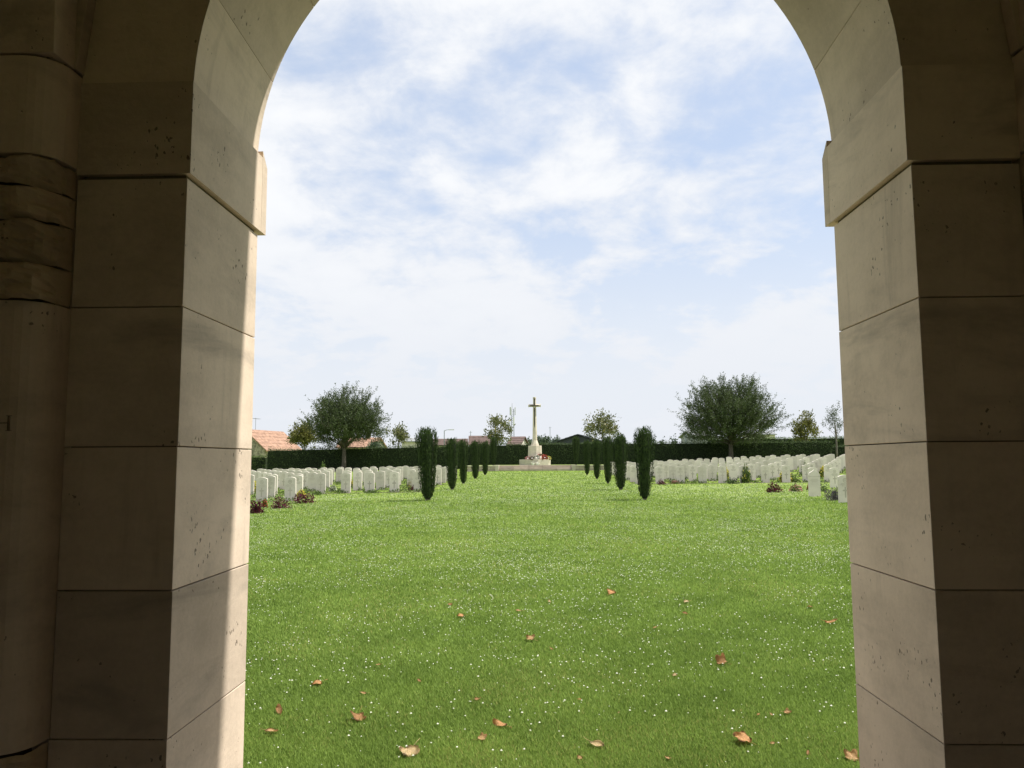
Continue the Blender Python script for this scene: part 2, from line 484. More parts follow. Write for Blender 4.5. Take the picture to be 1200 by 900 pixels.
mir = lambda pts: [(2*AC-x, z) for x, z in pts]
lblock(mir(arc(b0, b1, ARN)) + [(XLO, zs1), (XLO, zs0)], mir(arc(b0, b1, AR)) + [(XLO, zs1), (XLO, zs0)], 'springer_block', 0.0004)
NV = 8
for k in range(NV):
    a0 = R(17.85)+k*(R(162.15)-R(17.85))/NV + 0.0007; a1 = R(17.85)+(k+1)*(R(162.15)-R(17.85))/NV - 0.0007
    lblock(arc(a0, a1, ARN) + arc(a1, a0, 1.225), arc(a0, a1, AR) + arc(a1, a0, 1.225), 'voussoir', 0.0015)

# walls either side, spandrel, roof, rear wall with its own arch
def wall_part(name, x0, x1, y0, y1, z0, z1, mat=M_LIME):
    return obj(name, box_mesh(name, x0, x1, y0, y1, z0, z1, mat), shelter)
wall_part('front_wall', -2.75, XLO-0.004, YN+0.004, YF-0.003, -0.3, ZC+2.35)
wall_part('front_wall', XRO+0.004, 2.75, YN+0.004, YF-0.003, -0.3, ZC+2.35)
wall_part('side_wall', -2.75, -2.25, -2.4, YN+0.003, -0.3, ZC+2.35)
wall_part('side_wall', 2.25, 2.75, -2.4, YN+0.003, -0.3, ZC+2.35)
bm = bmesh.new()
RW = 0.30
prism(bm, [(RW, -0.3)] + [(RW*math.cos(a), ZC+0.9+RW*math.sin(a)) for a in np.linspace(0, math.pi, 24)] + [(-RW, -0.3), (-2.75, -0.3), (-2.75, ZC+2.35), (2.75, ZC+2.35), (2.75, -0.3)], 'y', -2.9, -2.41)
obj('rear_wall', bm_mesh('rear_wall', bm, M_LIME), shelter)
wall_part('ceiling', -2.75, 2.75, -2.9, YF-0.004, ZC+2.355, ZC+2.6)
wall_part('roof_cornice', -2.83, 2.83, -2.98, YF+0.06, ZC+2.6, ZC+2.85)
fl = obj('floor', box_mesh('floor', -2.25, 2.25, -2.9, YF+0.02, -0.12, 0.06, M_FLOOR)); tag(fl, kind='structure')

# unseen paved threshold added before the arch to bounce warm light onto its reveals
pv = obj('bounce_paving', box_mesh('bounce_paving_bed', -1.95, 1.95, YF+0.03, 3.58, -0.15, 0.045, M_MORTAR)); tag(pv, kind='structure')
for iy, (ya, yb_) in enumerate(((YF+0.035, 3.05), (3.06, 3.575))):
    xe_ = [-1.945, -1.2, -0.45, 0.35, 1.1, 1.945] if iy == 0 else [-1.945, -1.5, -0.8, 0.0, 0.7, 1.45, 1.945]
    for xa, xb in zip(xe_, xe_[1:]):
        obj('bounce_flagstone', box_mesh('bounce_flagstone', xa+.004, xb-.004, ya, yb_-.004, -0.05, 0.07+random.uniform(-.003, .003), M_BOUNCE_FLAG, 0.004), pv)
# rounded inner piers that stand forward of the front wall (one each side)
def plan(s, grow=0.0):
    xo = XLO if s < 0 else XRO
    r = 0.085; pts = [(xo, YN+0.003), (xo, 1.872+r)]
    for a in np.linspace(0, math.pi/2, 8)[1:]:
        pts.append((xo + s*(r - r*math.cos(a)), 1.872 + r - r*math.sin(a)))
    pts += [(xo + s*0.72, 1.86), (xo + s*0.72, YN+0.003)]
    return [(x - s*grow, y - (grow if y < YN else 0)) for x, y in pts]
def rough_block(s, z0, z1, seed, amp=0.030, mat=M_ROUGH):
    """a quarry-faced stone wrapped round the rounded pier: a fine grid pushed in and out"""
    pl = plan(s, -0.004)[:-1]; path = []
    for a, b in zip(pl, pl[1:]):
        n = max(1, int(math.hypot(b[0]-a[0], b[1]-a[1])/0.011))
        path += [(a[0]+(b[0]-a[0])*k/n, a[1]+(b[1]-a[1])*k/n) for k in range(n)]
    path.append(pl[-1])
    nz = max(6, int((z1-z0)/0.009)); rows = []
    bm = bmesh.new()
    for (x, y) in path:
        col = []
        for k in range(nz+1):
            z = z0+(z1-z0)*k/nz
            q = Vector((x*14+seed*3.1, y*14+seed*1.7, z*17))
            d = mnoise.fractal(q, 0.75, 2.1, 6)*amp + 0.5*amp*mnoise.noise(q*0.35)
            e = min(z-z0, z1-z)
            d += 0.008 - 0.014*max(0, 1-e/0.010)**1.5
            out = min(1.0, max(0.0, (1.99-y)/0.05))
            zz = z + (0.006*mnoise.noise(Vector((x*9, seed, k == 0))) if k in (0, nz) else 0)
            col.append(bm.verts.new((x - s*d*0.5*out*(1 if abs(x-(XLO if s < 0 else XRO)) < .06 else 0.15), y - d*out, zz)))
        rows.append(col)
    for a, b in zip(rows, rows[1:]):
        for k in range(nz):
            bm.faces.new((a[k], a[k+1], b[k+1], b[k]))
    bmesh.ops.recalc_face_normals(bm, faces=bm.faces[:])
    return bm_mesh('rough_stone', bm, mat)
for s in (-1, 1):
    pc = obj('inner_pier', (lambda bm: (prism(bm, plan(s, -0.045), 'z', 0.0, ZC+2.3), bm_mesh('inner_pier_core', bm, M_MORTAR))[1])(bmesh.new()), shelter)
    tag(pc, 'rounded inner pier at the %s edge with courses of rough stone above a smooth panel' % ('left' if s < 0 else 'right'))
    lv = [0.411, 0.508, 0.622, 0.705, 0.782]
    for i in range(4):
        obj('rough_stone', rough_block(s, ZC+lv[i]+0.002, ZC+lv[i+1]-0.002, i+s*7), pc)
    obj('rough_stone', rough_block(s, 0.06, ZC-0.86, 11+s), pc)
    obj('rough_stone', rough_block(s, ZC-0.85, ZC-0.695, 17+s), pc)
    for nm, z0, z1 in (('inscription_panel', ZC-0.686, ZC+0.408), ('ashlar_block', ZC+0.788, ZC+1.048)):
        bm = bmesh.new(); prism(bm, plan(s, 0.0), 'z', z0, z1, 0.003)
        o = obj(nm, bm_mesh(nm, bm, M_LIME), pc)
        if nm == 'inscription_panel' and s < 0:
            # the letter H cut into the panel at the edge of the picture
            bm = bmesh.new(); yl = 1.8715
            def bar(xa, xb, za, zb): box(bm, xa, xb, yl-0.0006, yl+0.02, ZC+za, ZC+zb)
            bar(-1.2985, -1.2945, 0.083, 0.118); bar(-1.3335, -1.3295, 0.083, 0.118); bar(-1.3293, -1.2987, 0.1, 0.1022)
            for zz in (0.0815, 0.1182): bar(-1.3022, -1.2908, zz, zz+0.0013); bar(-1.3372, -1.3258, zz, zz+0.0013)
            obj('carved_letter', bm_mesh('carved_letter', bm, M_LETTER), o)
    # coving above, leaning into the room, with its narrow fillet
    bm = bmesh.new()
    prof = [(YN+0.003, ZC+1.054), (1.872, ZC+1.054)] + [(1.872-0.55*(1-math.cos(t)), ZC+1.054+1.0*math.sin(t)) for t in np.linspace(0.1, 1.35, 10)] + [(YN+0.003, ZC+2.04)]
    xo = (XLO if s < 0 else XRO)
    prism(bm, prof, 'x', min(xo+s*0.001, xo+s*0.72), max(xo+s*0.001, xo+s*0.72), 0.002)
    obj('coving', bm_mesh('coving', bm, M_LIME), pc)
    bm = bmesh.new()
    xs_ = [xo, xo+s*0.055]
    prism(bm, [(xo+s*0.03, ZC+1.054), (xo-s*0.005, ZC+1.054), (xo-s*0.032, ZC+1.3), (xo-s*0.10, ZC+1.7), (xo+s*0.03, ZC+1.7)], 'y', YN-0.04, YN-0.002, 0.002)
    obj('fillet', bm_mesh('fillet', bm, M_LIME), pc)
# spandrel blocks of the interior wall beyond the voussoirs
bm = bmesh.new()
pts = [(XLO, zs1+0.004)] + [(2*AC-x, z) for x, z in arc(R(18.4), R(161.6), 1.23, 40)] + [(XRO, zs1+0.004), (XRO, ZC+2.35), (XLO, ZC+2.35)]
prism(bm, pts, 'y', YN+0.002, YF-0.002)
obj('spandrel', bm_mesh('spandrel', bm, M_LIME), arch)

# ---------------------------------------------------------------- hedges
def hedge(name, label, x0, y0, x1, y1, th, zt0, zt1, mat=M_HEDGE, dens=170, size=0.085):
    L = math.hypot(x1-x0, y1-y0); rz = math.atan2(y1-y0, x1-x0)
    root = thing(name, label, 'hedge', (x0, y0, gz(x0, y0)), rz)
    zb = gz(x0, y0)
    n = max(2, int(L/1.0))
    bm = bmesh.new()
    ux = np.linspace(0, L, n+1)
    def base(u): return gz(x0+(x1-x0)*u/L, y0+(y1-y0)*u/L) - zb
    def top(u): return zt0+(zt1-zt0)*u/L - zb
    prev = None
    for u in ux:
        b, t = base(u)-0.1, top(u)-0.08+random.uniform(-.02, .02)
        ring = [bm.verts.new((u, y, z)) for y, z in ((-th/2+.06, b), (-th/2+.06+random.uniform(-.03, .03), t), (th/2-.06, t), (th/2-.06, b))]
        if prev:
            for k in range(3): bm.faces.new((prev[k], ring[k], ring[k+1], prev[k+1]))
        else: bm.faces.new(ring)
        prev = ring
    bm.faces.new(prev[::-1])
    bmesh.ops.recalc_face_normals(bm, faces=bm.faces[:])
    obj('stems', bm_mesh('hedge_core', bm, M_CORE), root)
    hmean = (top(0)-base(0)+top(L)-base(L))/2
    parts = []
    for kind, area in (('front', L*hmean), ('top', L*th), ('end', 2*th*hmean), ('back', L*hmean*0.35)):
        m = int(area*dens)
        u = rng.random(m)*L; v = rng.random(m)
        bz = np.interp(u, ux, [base(q) for q in ux]); tz = np.interp(u, ux, [top(q) for q in ux])
        lump = 0.06*np.sin(u*1.3+1)*np.sin(u*0.47) + 0.05*np.sin(u*3.9+v*5)*np.sin(u*0.9+2) + 0.03*np.sin(u*9+v*7)
        if kind == 'front': P = np.stack([u, -th/2+0.03+lump*0.8, bz+(tz-bz)*v], 1); N = np.array([0, -1, 0.25])
        elif kind == 'back': P = np.stack([u, th/2-0.03+lump*0.6, bz+(tz-bz)*v], 1); N = np.array([0, 1, 0.25])
        elif kind == 'top': P = np.stack([u, (v-.5)*th, tz-0.05+lump], 1); N = np.array([0, 0, 1.0])
        else:
            e = rng.random(m) < .5; P = np.stack([np.where(e, 0.03, L-0.03), (v-.5)*th, bz+(tz-bz)*rng.random(m)], 1); N = np.stack([np.where(e, -1., 1.), 0*v, 0*v], 1)
        P = P + rng.normal(size=P.shape)*0.035
        if kind == 'top': P[:, 2] += rng.exponential(0.06, m)
        Nn = N + rng.normal(size=(m, 3))*0.55
        D = rng.normal(size=(m, 3)) + np.array([0, 0, 0.5])
        parts.append(leaves_np(P, D, Nn, size*rng.uniform(.7, 1.4, m), size*.6*rng.uniform(.7, 1.3, m)))
    Vv, Ff, Tt = join_np(*parts)
    obj('foliage', np_mesh('foliage', Vv, Ff, mat, Tt), root)
    return root
hedge('boundary_hedge', 'long dark clipped hedge behind the left headstone plot', -26.3, 76, -0.2, 76, 1.1, 2.78, 3.22)
hedge('boundary_hedge', 'long dark clipped hedge behind the right headstone plot', -0.2, 76.05, 28.0, 76, 1.1, 3.22, 3.24)
hedge('side_hedge', 'lighter green hedge at far left beyond the dark hedge end', -42.0, 77.5, -27.0, 77.5, 1.2, 2.15, 2.15, M_HEDGE2)
hedge('low_hedge', 'low clipped hedge right of the dark hedge end', 28.8, 78.5, 33.5, 78.5, 1.2, 2.85, 2.9, M_HEDGE)
hedge('field_hedge', 'pale green hedge showing above the right end of the dark hedge', 20.0, 92, 58.0, 92, 1.6, 4.0, 4.15, M_HEDGE2, 90, 0.12)
hedge('dark_side_hedge', 'dark hedge block at far right behind the sparse tree', 33.8, 78.0, 52.0, 78.0, 1.3, 3.3, 3.4, M_HEDGE)

# ---------------------------------------------------------------- yews of the avenue
def yew_mesh(seed, n=9500):
    r = np.random.default_rng(seed)
    def prof(t):   # radius along the height, widest near the flat top
        return 0.195 + 0.20*np.clip(t/0.82, 0, 1)**0.9 - 0.10*np.clip((t-0.9)/0.1, 0, 1)**2 - 0.05*np.clip((0.12-t)/0.12, 0, 1)
    nl = 9
    ph = r.random(nl)*2*math.pi; hh = r.uniform(0.9, 1.0, nl)
    t = 0.02 + 0.98*r.random(n)**0.85; a = r.random(n)*2*math.pi
    lobe = 0.97 + 0.17*np.cos(6*a+ph[0]+0.8*t) + 0.11*np.cos(9*a+ph[1]-1.2*t) + 0.05*np.sin(13*a+ph[2])
    rad = prof(t)*lobe
    top = t > 0.93
    rr = np.where(top, rad*np.sqrt(r.random(n)), rad*(0.86+0.16*r.random(n)))
    zt = 2.3*t*(1+0.03*np.cos(3*a+ph[3])+0.035*np.cos(7*a+ph[4])*np.cos(2*a))
    P = np.stack([rr*np.cos(a), rr*np.sin(a), zt+0.04], 1)
    out = np.stack([np.cos(a), np.sin(a), 0*a], 1)
    D = np.array([0, 0, 1.0]) + out*0.16 + r.normal(size=(n, 3))*0.18
    Vv, Ff, Tt = leaves_np(P, D, out + r.normal(size=(n, 3))*0.5, r.uniform(.05, .11, n), r.uniform(.018, .032, n))
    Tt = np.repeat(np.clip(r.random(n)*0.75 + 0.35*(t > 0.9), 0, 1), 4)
    # dark inner body
    return np_mesh('yew_crown', Vv, Ff, M_YEW, Tt)
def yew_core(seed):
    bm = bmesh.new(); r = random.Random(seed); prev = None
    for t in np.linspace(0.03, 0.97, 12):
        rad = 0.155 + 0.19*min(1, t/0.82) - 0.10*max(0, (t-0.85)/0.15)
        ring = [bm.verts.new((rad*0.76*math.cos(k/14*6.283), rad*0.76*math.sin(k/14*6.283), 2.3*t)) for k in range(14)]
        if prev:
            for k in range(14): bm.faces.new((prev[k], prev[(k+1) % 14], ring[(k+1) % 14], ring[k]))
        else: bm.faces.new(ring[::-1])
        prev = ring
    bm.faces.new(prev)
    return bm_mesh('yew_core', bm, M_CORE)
yewm = [(yew_mesh(40+i, 7500), yew_core(i)) for i in range(12)]
bm = bmesh.new(); tube(bm, [(0, 0, -0.1), (0, 0, 0.2), (0.01, 0, 0.5)], [0.11, 0.085, 0.07], 8)
yew_trunk = bm_mesh('yew_trunk', bm, M_BARK)
ORD = ['first', 'second', 'third', 'fourth', 'fifth', 'sixth', 'seventh', 'eighth', 'ninth', 'tenth', 'eleventh', 'twelfth', 'thirteenth', 'fourteenth', 'fifteenth', 'sixteenth', 'seventeenth', 'eighteenth', 'nineteenth', 'twentieth', 'twenty-first', 'twenty-second', 'twenty-third', 'twenty-fourth', 'twenty-fifth', 'twenty-sixth']
TERR_Z = 1.215
yews = [(-1, 501.5, 584, 82, 27), (-1, 530, 572, 58, 17), (-1, 543, 566, 50, 13.5), (-1, 557, 559.5, 43, 13), (-1, 568.5, 555, 38, 11), (-1, 578.5, 545, 32, 9),
        (1, 755.5, 580, 81, 24), (1, 727.5, 570, 62, 19), (1, 712.5, 563.5, 53, 13), (1, 699.5, 557.5, 44, 12), (1, 688, 553, 39, 10), (1, 675, 545, 32, 9)]
cnt = {-1: 0, 1: 0}
for i, (s, px, py, hpx, wpx) in enumerate(yews):
    k = cnt[s]; cnt[s] += 1
    side = 'left' if s < 0 else 'right'
    if k == 5:
        p = at(px, py, 66.5); p.z = TERR_Z
        lab = 'small columnar yew on the terrace %s of the cross' % side
    else:
        Yd = [25.3, 32.4, 38.4, 45.6, 53.0][k] if s < 0 else [25.0, 31.6, 37.6, 44.2, 51.5][k]
        p = at(px, py, Yd); p.z = gz(p.x, p.y)
        lab = ('nearest and tallest columnar yew' if k == 0 else '%s columnar dark yew from the front' % ORD[k]) + ' on the %s of the avenue' % side
    H = hpx*p.y/F_PX*1.0
    Wd = wpx*p.y/F_PX
    t = thing('columnar_yew', lab, 'tree', p, random.uniform(0, 6), 'columnar yews lining the avenue')
    t.rotation_euler[0] = random.gauss(0, .012); t.rotation_euler[1] = random.gauss(0, .012)
    t.scale = (Wd/0.88, Wd/0.88, H/2.36)
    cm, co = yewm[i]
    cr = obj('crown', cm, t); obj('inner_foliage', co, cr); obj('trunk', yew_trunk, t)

# ---------------------------------------------------------------- trees
def branchy_tree(name, label, base, H, Wc, crown_z0, seed, nshoot, nleaf, leaf, mat, bark=M_BARK, spiky=1.0, trunk_r=0.2, fork=0.25, lean=(0, 0), open_=0.0, flat=1.0):
    """trunk, limbs reaching into an uneven crown, and shoots carrying single leaves"""
    r = np.random.default_rng(seed); rr = random.Random(seed)
    root = thing(name, label, 'tree', base)
    zc = crown_z0+0.40*(H-crown_z0); rx = Wc/2
    ctr = np.array([lean[0], lean[1], zc])
    bm = bmesh.new()
    fz = crown_z0 + (H-crown_z0)*0.08 if fork is None else H*fork
    tube(bm, [(0, 0, -0.2), (lean[0]*.1, 0, fz*0.5), (lean[0]*.25, lean[1]*.25, fz), (lean[0]*.5, lean[1]*.5, fz+(H-fz)*.35)], [trunk_r*1.3, trunk_r, trunk_r*.85, trunk_r*.4], 8)
    # shoots
    S0 = []; S1 = []
    while len(S0) < nshoot:
        u = r.normal(size=3); u /= np.linalg.norm(u); q = r.random()**0.6; rz = (H-zc) if u[2] > 0 else (zc-crown_z0)*1.1
        bump = 0.80 + 0.36*mnoise.noise(Vector(u*2.1) + Vector((seed, 0, 0))) + 0.12*mnoise.noise(Vector(u*5)+Vector((0, seed, 0)))
        hz = math.hypot(u[0], u[1])
        if u[2] < 0: u = np.array([u[0]/hz*math.sqrt(1-abs(u[2])**3), u[1]/hz*math.sqrt(1-abs(u[2])**3), u[2]])
        p = ctr + u*np.array([rx, rx, rz])*bump*(0.25+0.75*q)*0.88
        if p[2] < crown_z0*0.9: continue
        if open_ and mnoise.noise(Vector(p*1.1) + Vector((seed*2, 3, 0))) < open_-0.35: continue
        out = (p - np.array([lean[0]*.3, lean[1]*.3, fz]))*np.array([1, 1, 0.9]); out /= np.linalg.norm(out)
        d = out + np.array([0, 0, 0.35*spiky]) + r.normal(size=3)*0.28
        d /= np.linalg.norm(d)
        ln = (0.45 + 0.75*r.random()**2)*spiky*rx*0.26
        S0.append(p); S1.append(p+d*ln)
    S0 = np.array(S0); S1 = np.array(S1)
    nl_ = max(8, nshoot//50)
    for k in range(nl_):
        e = S0[rr.randrange(len(S0))]
        m = np.array([lean[0]*.35+e[0]*.3, lean[1]*.35+e[1]*.3, fz+(e[2]-fz)*.5])
        b0 = Vector((lean[0]*.25, lean[1]*.25, fz*rr.uniform(.85, 1.15)))
        tube(bm, [b0, Vector(m)+Vector((rr.uniform(-.2, .2), rr.uniform(-.2, .2), 0)), Vector(e)], [trunk_r*.42, trunk_r*.25, trunk_r*.06], 5)
    tw = bmesh.new()
    for k in range(0, len(S0), 2):
        tube(tw, [Vector(S0[k]), Vector(S1[k])], [0.014*trunk_r/0.2, 0.006], 3)
    obj('trunk', bm_mesh('trunk', bm, bark, True), root)
    tag(obj('twigs', bm_mesh('twigs', tw, bark), root), kind='stuff')
    idx = r.integers(0, len(S0), nleaf); f = r.random(nleaf)
    P = S0[idx]*(1-f[:, None]) + S1[idx]*f[:, None] + r.normal(size=(nleaf, 3))*leaf*0.9*(1.2-f[:, None]*0.7)
    D = (S1-S0)[idx]; D = D/np.linalg.norm(D, axis=1, keepdims=True) + r.normal(size=(nleaf, 3))*0.8
    Nn = r.normal(size=(nleaf, 3))*0.7 + np.array([0, 0, 0.7])
    Vv, Ff, Tt = leaves_np(P, D, Nn, leaf*r.uniform(.7, 1.35, nleaf), leaf*.55*r.uniform(.7, 1.3, nleaf))
    obj('crown', np_mesh('crown', Vv, Ff, mat, Tt), root)
    return root

def gp(px, py, Y):
    p = at(px, py, Y); p.z = gz(p.x, p.y); return p
def hgt(py, px, Y, base): return at(px, py, Y).z - base.z
# the two big thorn trees in front of the hedge
b = gp(403, 548, 73.0)
branchy_tree('thorn_tree', 'large dark thorn tree with spiky shoots standing in the left plot', b, hgt(449, 403, 73, b), 118*73/F_PX, 1.75, 3, 1500, 60000, 0.125, M_THORN, spiky=1.15, trunk_r=0.19, fork=0.26, open_=0.08)
b = gp(857, 540, 73.0)
branchy_tree('thorn_tree', 'broadest dark thorn tree standing in the right plot before the hedge', b, hgt(435, 858, 73, b), 140*73/F_PX, 0.9, 14, 1800, 76000, 0.125, M_THORN, spiky=1.1, trunk_r=0.2, fork=0.2, open_=0.06)
# young trees beyond the hedge
for (px, Y, top, wpx, z0px, nm, lab, mat, leaf, nsh, nlf, sd, op) in (
    (584, 84, 483, 38, 524, 'broadleaf_tree', 'young large-leaved tree left of the cross, beside the mast', M_MAGN, 0.26, 130, 1500, 21, 0.30),
    (707, 84, 475, 50, 522, 'broadleaf_tree', 'young large-leaved tree right of the cross above the hedge', M_MAGN, 0.26, 170, 2000, 25, 0.28),
    (466, 84, 493, 33, 524, 'broadleaf_tree', 'young large-leaved tree behind the hedge left of the nearest yew', M_MAGN, 0.24, 110, 1150, 31, 0.34),
    (945, 84, 477, 36, 522, 'broadleaf_tree', 'young yellowish large-leaved tree above the right end of the hedge', M_YELGR, 0.24, 140, 2000, 35, 0.25),
    (356, 84, 487, 42, 528, 'yellow_green_tree', 'yellow-green tree half hidden behind the big left thorn tree', M_YELGR, 0.22, 220, 4200, 41, 0.15)):
    b = gp(px, 548, Y)
    branchy_tree(nm, lab, b, hgt(top, px, Y, b), wpx*Y/F_PX, hgt(z0px, px, Y, b), sd, nsh, nlf, leaf, mat, M_BARKPALE, spiky=0.75, trunk_r=0.075, fork=0.3, open_=op)
b = gp(981, 536, 77.0)
branchy_tree('sparse_tree', 'thin sparse grey-leaved tree at the right edge of the opening', b, hgt(468, 978, 77, b), 34*77/F_PX, 2.3, 51, 140, 1300, 0.12, M_THORN, M_BARKPALE, spiky=1.5, trunk_r=0.09, fork=0.35, open_=0.3)
# far trees over the hedge
for (px, Y, top, wpx, bot, lab, sd, leaf, n) in (
    (636, 190, 508, 27, 526, 'rounded far tree showing right behind the cross shaft', 61, 0.5, 2200),
    (621, 200, 513, 16, 526, 'low far tree just left of the cross shaft', 62, 0.5, 1200),
    (652, 195, 511, 20, 526, 'far tree at the right end of the clump behind the cross', 63, 0.5, 1500),
    (440, 100, 516, 22, 527, 'dark green bush top over the hedge left of the nearest yew', 64, 0.25, 1500),
    (690, 130, 507, 14, 524, 'slim far tree behind the right yews', 65, 0.3, 900)):
    b = gp(px, 540, Y)
    branchy_tree('far_tree', lab, b, hgt(top, px, Y, b), wpx*Y/F_PX, max(0.4, hgt(bot+6, px, Y, b)), sd, 160, n, leaf, M_FAR, spiky=0.5, trunk_r=0.2, fork=0.3)
for (px, top, lab) in ((777, 511, 'left of two saplings poking above the right hedge'), (790, 507, 'right of two saplings poking above the right hedge'), (766, 511, 'sapling tip beside the nearest right yew above the hedge')):
    b = gp(px, 540, 81)
    branchy_tree('sapling', lab, b, hgt(top, px, 81, b), 8*81/F_PX, 1.4, int(px), 26, 150, 0.2, M_FAR, spiky=1.0, trunk_r=0.03, fork=0.5)

# ---------------------------------------------------------------- houses and masts beyond the hedge
def house(name, label, cat, px, Y, ridge_py, eave_py, length, half, rz, roofmat, wallmat, chimney=None, windows=(), aerial=False, group='buildings beyond the hedge'):
    b = gp(px, 545, Y)
    root = thing(name, label, cat, b, rz, group)
    ze, zr = hgt(eave_py, px, Y, b), hgt(ridge_py, px, Y, b)
    bm = bmesh.new()
    prism(bm, [(-half, -0.3), (half, -0.3), (half, ze), (0, zr-0.12), (-half, ze)], 'x', -length/2, length/2)
    obj('wall', bm_mesh('wall', bm, wallmat), root)
    rf = None
    for s in (-1, 1):
        bm = bmesh.new(); o = 0.35; sl_ = (zr-ze)/half
        prism(bm, [(0, zr), (s*(half+o), ze-sl_*o), (s*(half+o), ze-sl_*o+0.14), (0, zr+0.14)], 'x', -length/2-0.3, length/2+0.3)
        rf = obj('roof', bm_mesh('roof', bm, roofmat), root)
        # courses of tiles as shallow steps
        n = max(3, int(math.hypot(half, zr-ze)/0.6))
        bm = bmesh.new()
        for k in range(n):
            f0 = k/n; y = s*(half+o)*(1-f0); z = ze-sl_*o + (zr-ze+sl_*o)*f0 + 0.14
            prism(bm, [(y, z), (y, z+0.05), (y-s*(half+o)/n, z+(zr-ze+sl_*o)/n+0.004), (y-s*(half+o)/n, z+(zr-ze+sl_*o)/n)], 'x', -length/2-0.3, length/2+0.3)
        obj('tile_courses', bm_mesh('tile_courses', bm, roofmat), rf)
    if chimney:
        bm = bmesh.new(); cx_ = chimney
        box(bm, cx_-.3, cx_+.3, -.3, .3, zr-0.5, zr+0.75); box(bm, cx_-.36, cx_+.36, -.36, .36, zr+0.751, zr+0.87)
        obj('chimney', bm_mesh('chimney', bm, M_TILE2), rf)
    for (wx, wz, ww, wh, side) in windows:
        bm = bmesh.new(); y = side*(half+0.02)
        box(bm, wx-ww/2-.08, wx+ww/2+.08, y-.03, y+.03, wz-.08, wz+wh+.08)
        wf = obj('window', bm_mesh('window', bm, M_RENDER), root)
        bm = bmesh.new(); box(bm, wx-ww/2, wx+ww/2, y+side*0.032-.01, y+side*0.032+.01, wz, wz+wh)
        obj('pane', bm_mesh('pane', bm, M_GLASSDK), wf)
    if aerial:
        bm = bmesh.new(); tube(bm, [(aerial, 0, zr), (aerial, 0, zr+1.7)], [.03, .03], 5)
        tube(bm, [(aerial-.9, 0, zr+1.6), (aerial+.9, 0, zr+1.6)], [.025, .025], 5)
        for q in np.linspace(-.8, .8, 6): tube(bm, [(aerial+q, -.3, zr+1.6), (aerial+q, .3, zr+1.6)], [.015, .015], 4)
        obj('aerial', bm_mesh('aerial', bm, M_STEEL), root)
    return root
house('tiled_house', 'orange tiled house with rubble gable at the left beyond the hedge', 'house', 309, 104.4, 505.5, 527, 9.0, 2.9, R(78), M_TILE, M_RUBBLE, chimney=-3.9, windows=((1.5, 1.0, 1.0, 1.0, -1),), aerial=-2.2)
house('tiled_house', 'orange roofed house half hidden behind the big left thorn tree', 'house', 424, 118, 514, 524.5, 5.4, 3.0, R(-6), M_TILE, M_RENDER, chimney=1.0, windows=((-.9, 1.4, .8, .9, -1), (.9, 1.4, .8, .9, -1)))
house('brown_roofed_house', 'long brown-red roof between the left yews and the cross', 'house', 563, 140, 511.5, 521.5, 3.6, 3.2, R(4), M_TILE2, M_RENDER)
house('brown_roofed_house', 'red-brown roof with pale gable end just left of the cross', 'house', 607.5, 130, 512.5, 521.5, 1.9, 2.6, R(-14), M_TILE2, M_RENDER)
house('dark_roofed_barn', 'dark roofed barn right of the cross behind the hedge', 'barn', 682, 125, 510.5, 520.5, 7.0, 4.4, R(78), M_SLATE, M_SLATE)
house('brown_roofed_house', 'small brown roof low between the nearest and second left yews', 'house', 522, 150, 515.0, 522, 8.0, 3.0, R(3), M_TILE2, M_RENDER)
house('pale_shed', 'pale grey shed beside the right thorn tree', 'shed', 818, 115, 506.0, 512, 3.0, 2.6, R(10), M_METALROOF, M_METALROOF)
house('pale_shed', 'long pale roof seen right of the right thorn tree', 'shed', 890, 170, 507.0, 510, 5.2, 3.0, R(2), M_METALROOF, M_RENDER)
house('pale_shed', 'small pale roof beside the young tree left of nearest yew', 'shed', 487, 130, 514.0, 518, 4.0, 2.4, R(2), M_METALROOF, M_RENDER)

# telecom mast
b = gp(600.5, 545, 160)
t = thing('telecom_mast', 'grey lattice telecom mast rising left of the cross', 'mast', b)
H = hgt(479, 600.5, 160, b); Hp = hgt(476, 600.5, 160, b)
bm = bmesh.new(); rr_ = 0.42
for k in range(3):
    a = k*2.0944; tube(bm, [(rr_*math.cos(a), rr_*math.sin(a), 0), (rr_*.8*math.cos(a), rr_*.8*math.sin(a), H)], [.07, .06], 5)
for j in range(26):
    z0 = H*j/26; z1 = H*(j+1)/26
    for k in range(3):
        a, c = k*2.0944, (k+1)*2.0944
        tube(bm, [(rr_*.9*math.cos(a), rr_*.9*math.sin(a), z0), (rr_*.9*math.cos(c), rr_*.9*math.sin(c), z1)], [.03, .03], 4)
obj('lattice', bm_mesh('lattice', bm, M_STEEL), t)
for k in range(6):
    a = k*1.0472; rr2 = 0.62; zz = H-1.3 - (2.0 if k % 2 else 0)
    bm = bmesh.new(); box(bm, -.16, .16, -.08, .08, 0, 1.6, 0.02)
    o = obj('antenna_panel', bm_mesh('antenna_panel', bm, M_PANEL), t, (rr2*math.cos(a), rr2*math.sin(a), zz)); o.rotation_euler[2] = a+1.57
    bm = bmesh.new(); tube(bm, [(-.0, 0, .8), (0, .45, .8)], [.04, .04], 4); obj('bracket', bm_mesh('bracket', bm, M_STEEL), o)
bm = bmesh.new(); tube(bm, [(0, 0, H), (0, 0, Hp+0.6)], [.05, .03], 5); obj('whip_aerial', bm_mesh('whip_aerial', bm, M_STEEL), t)

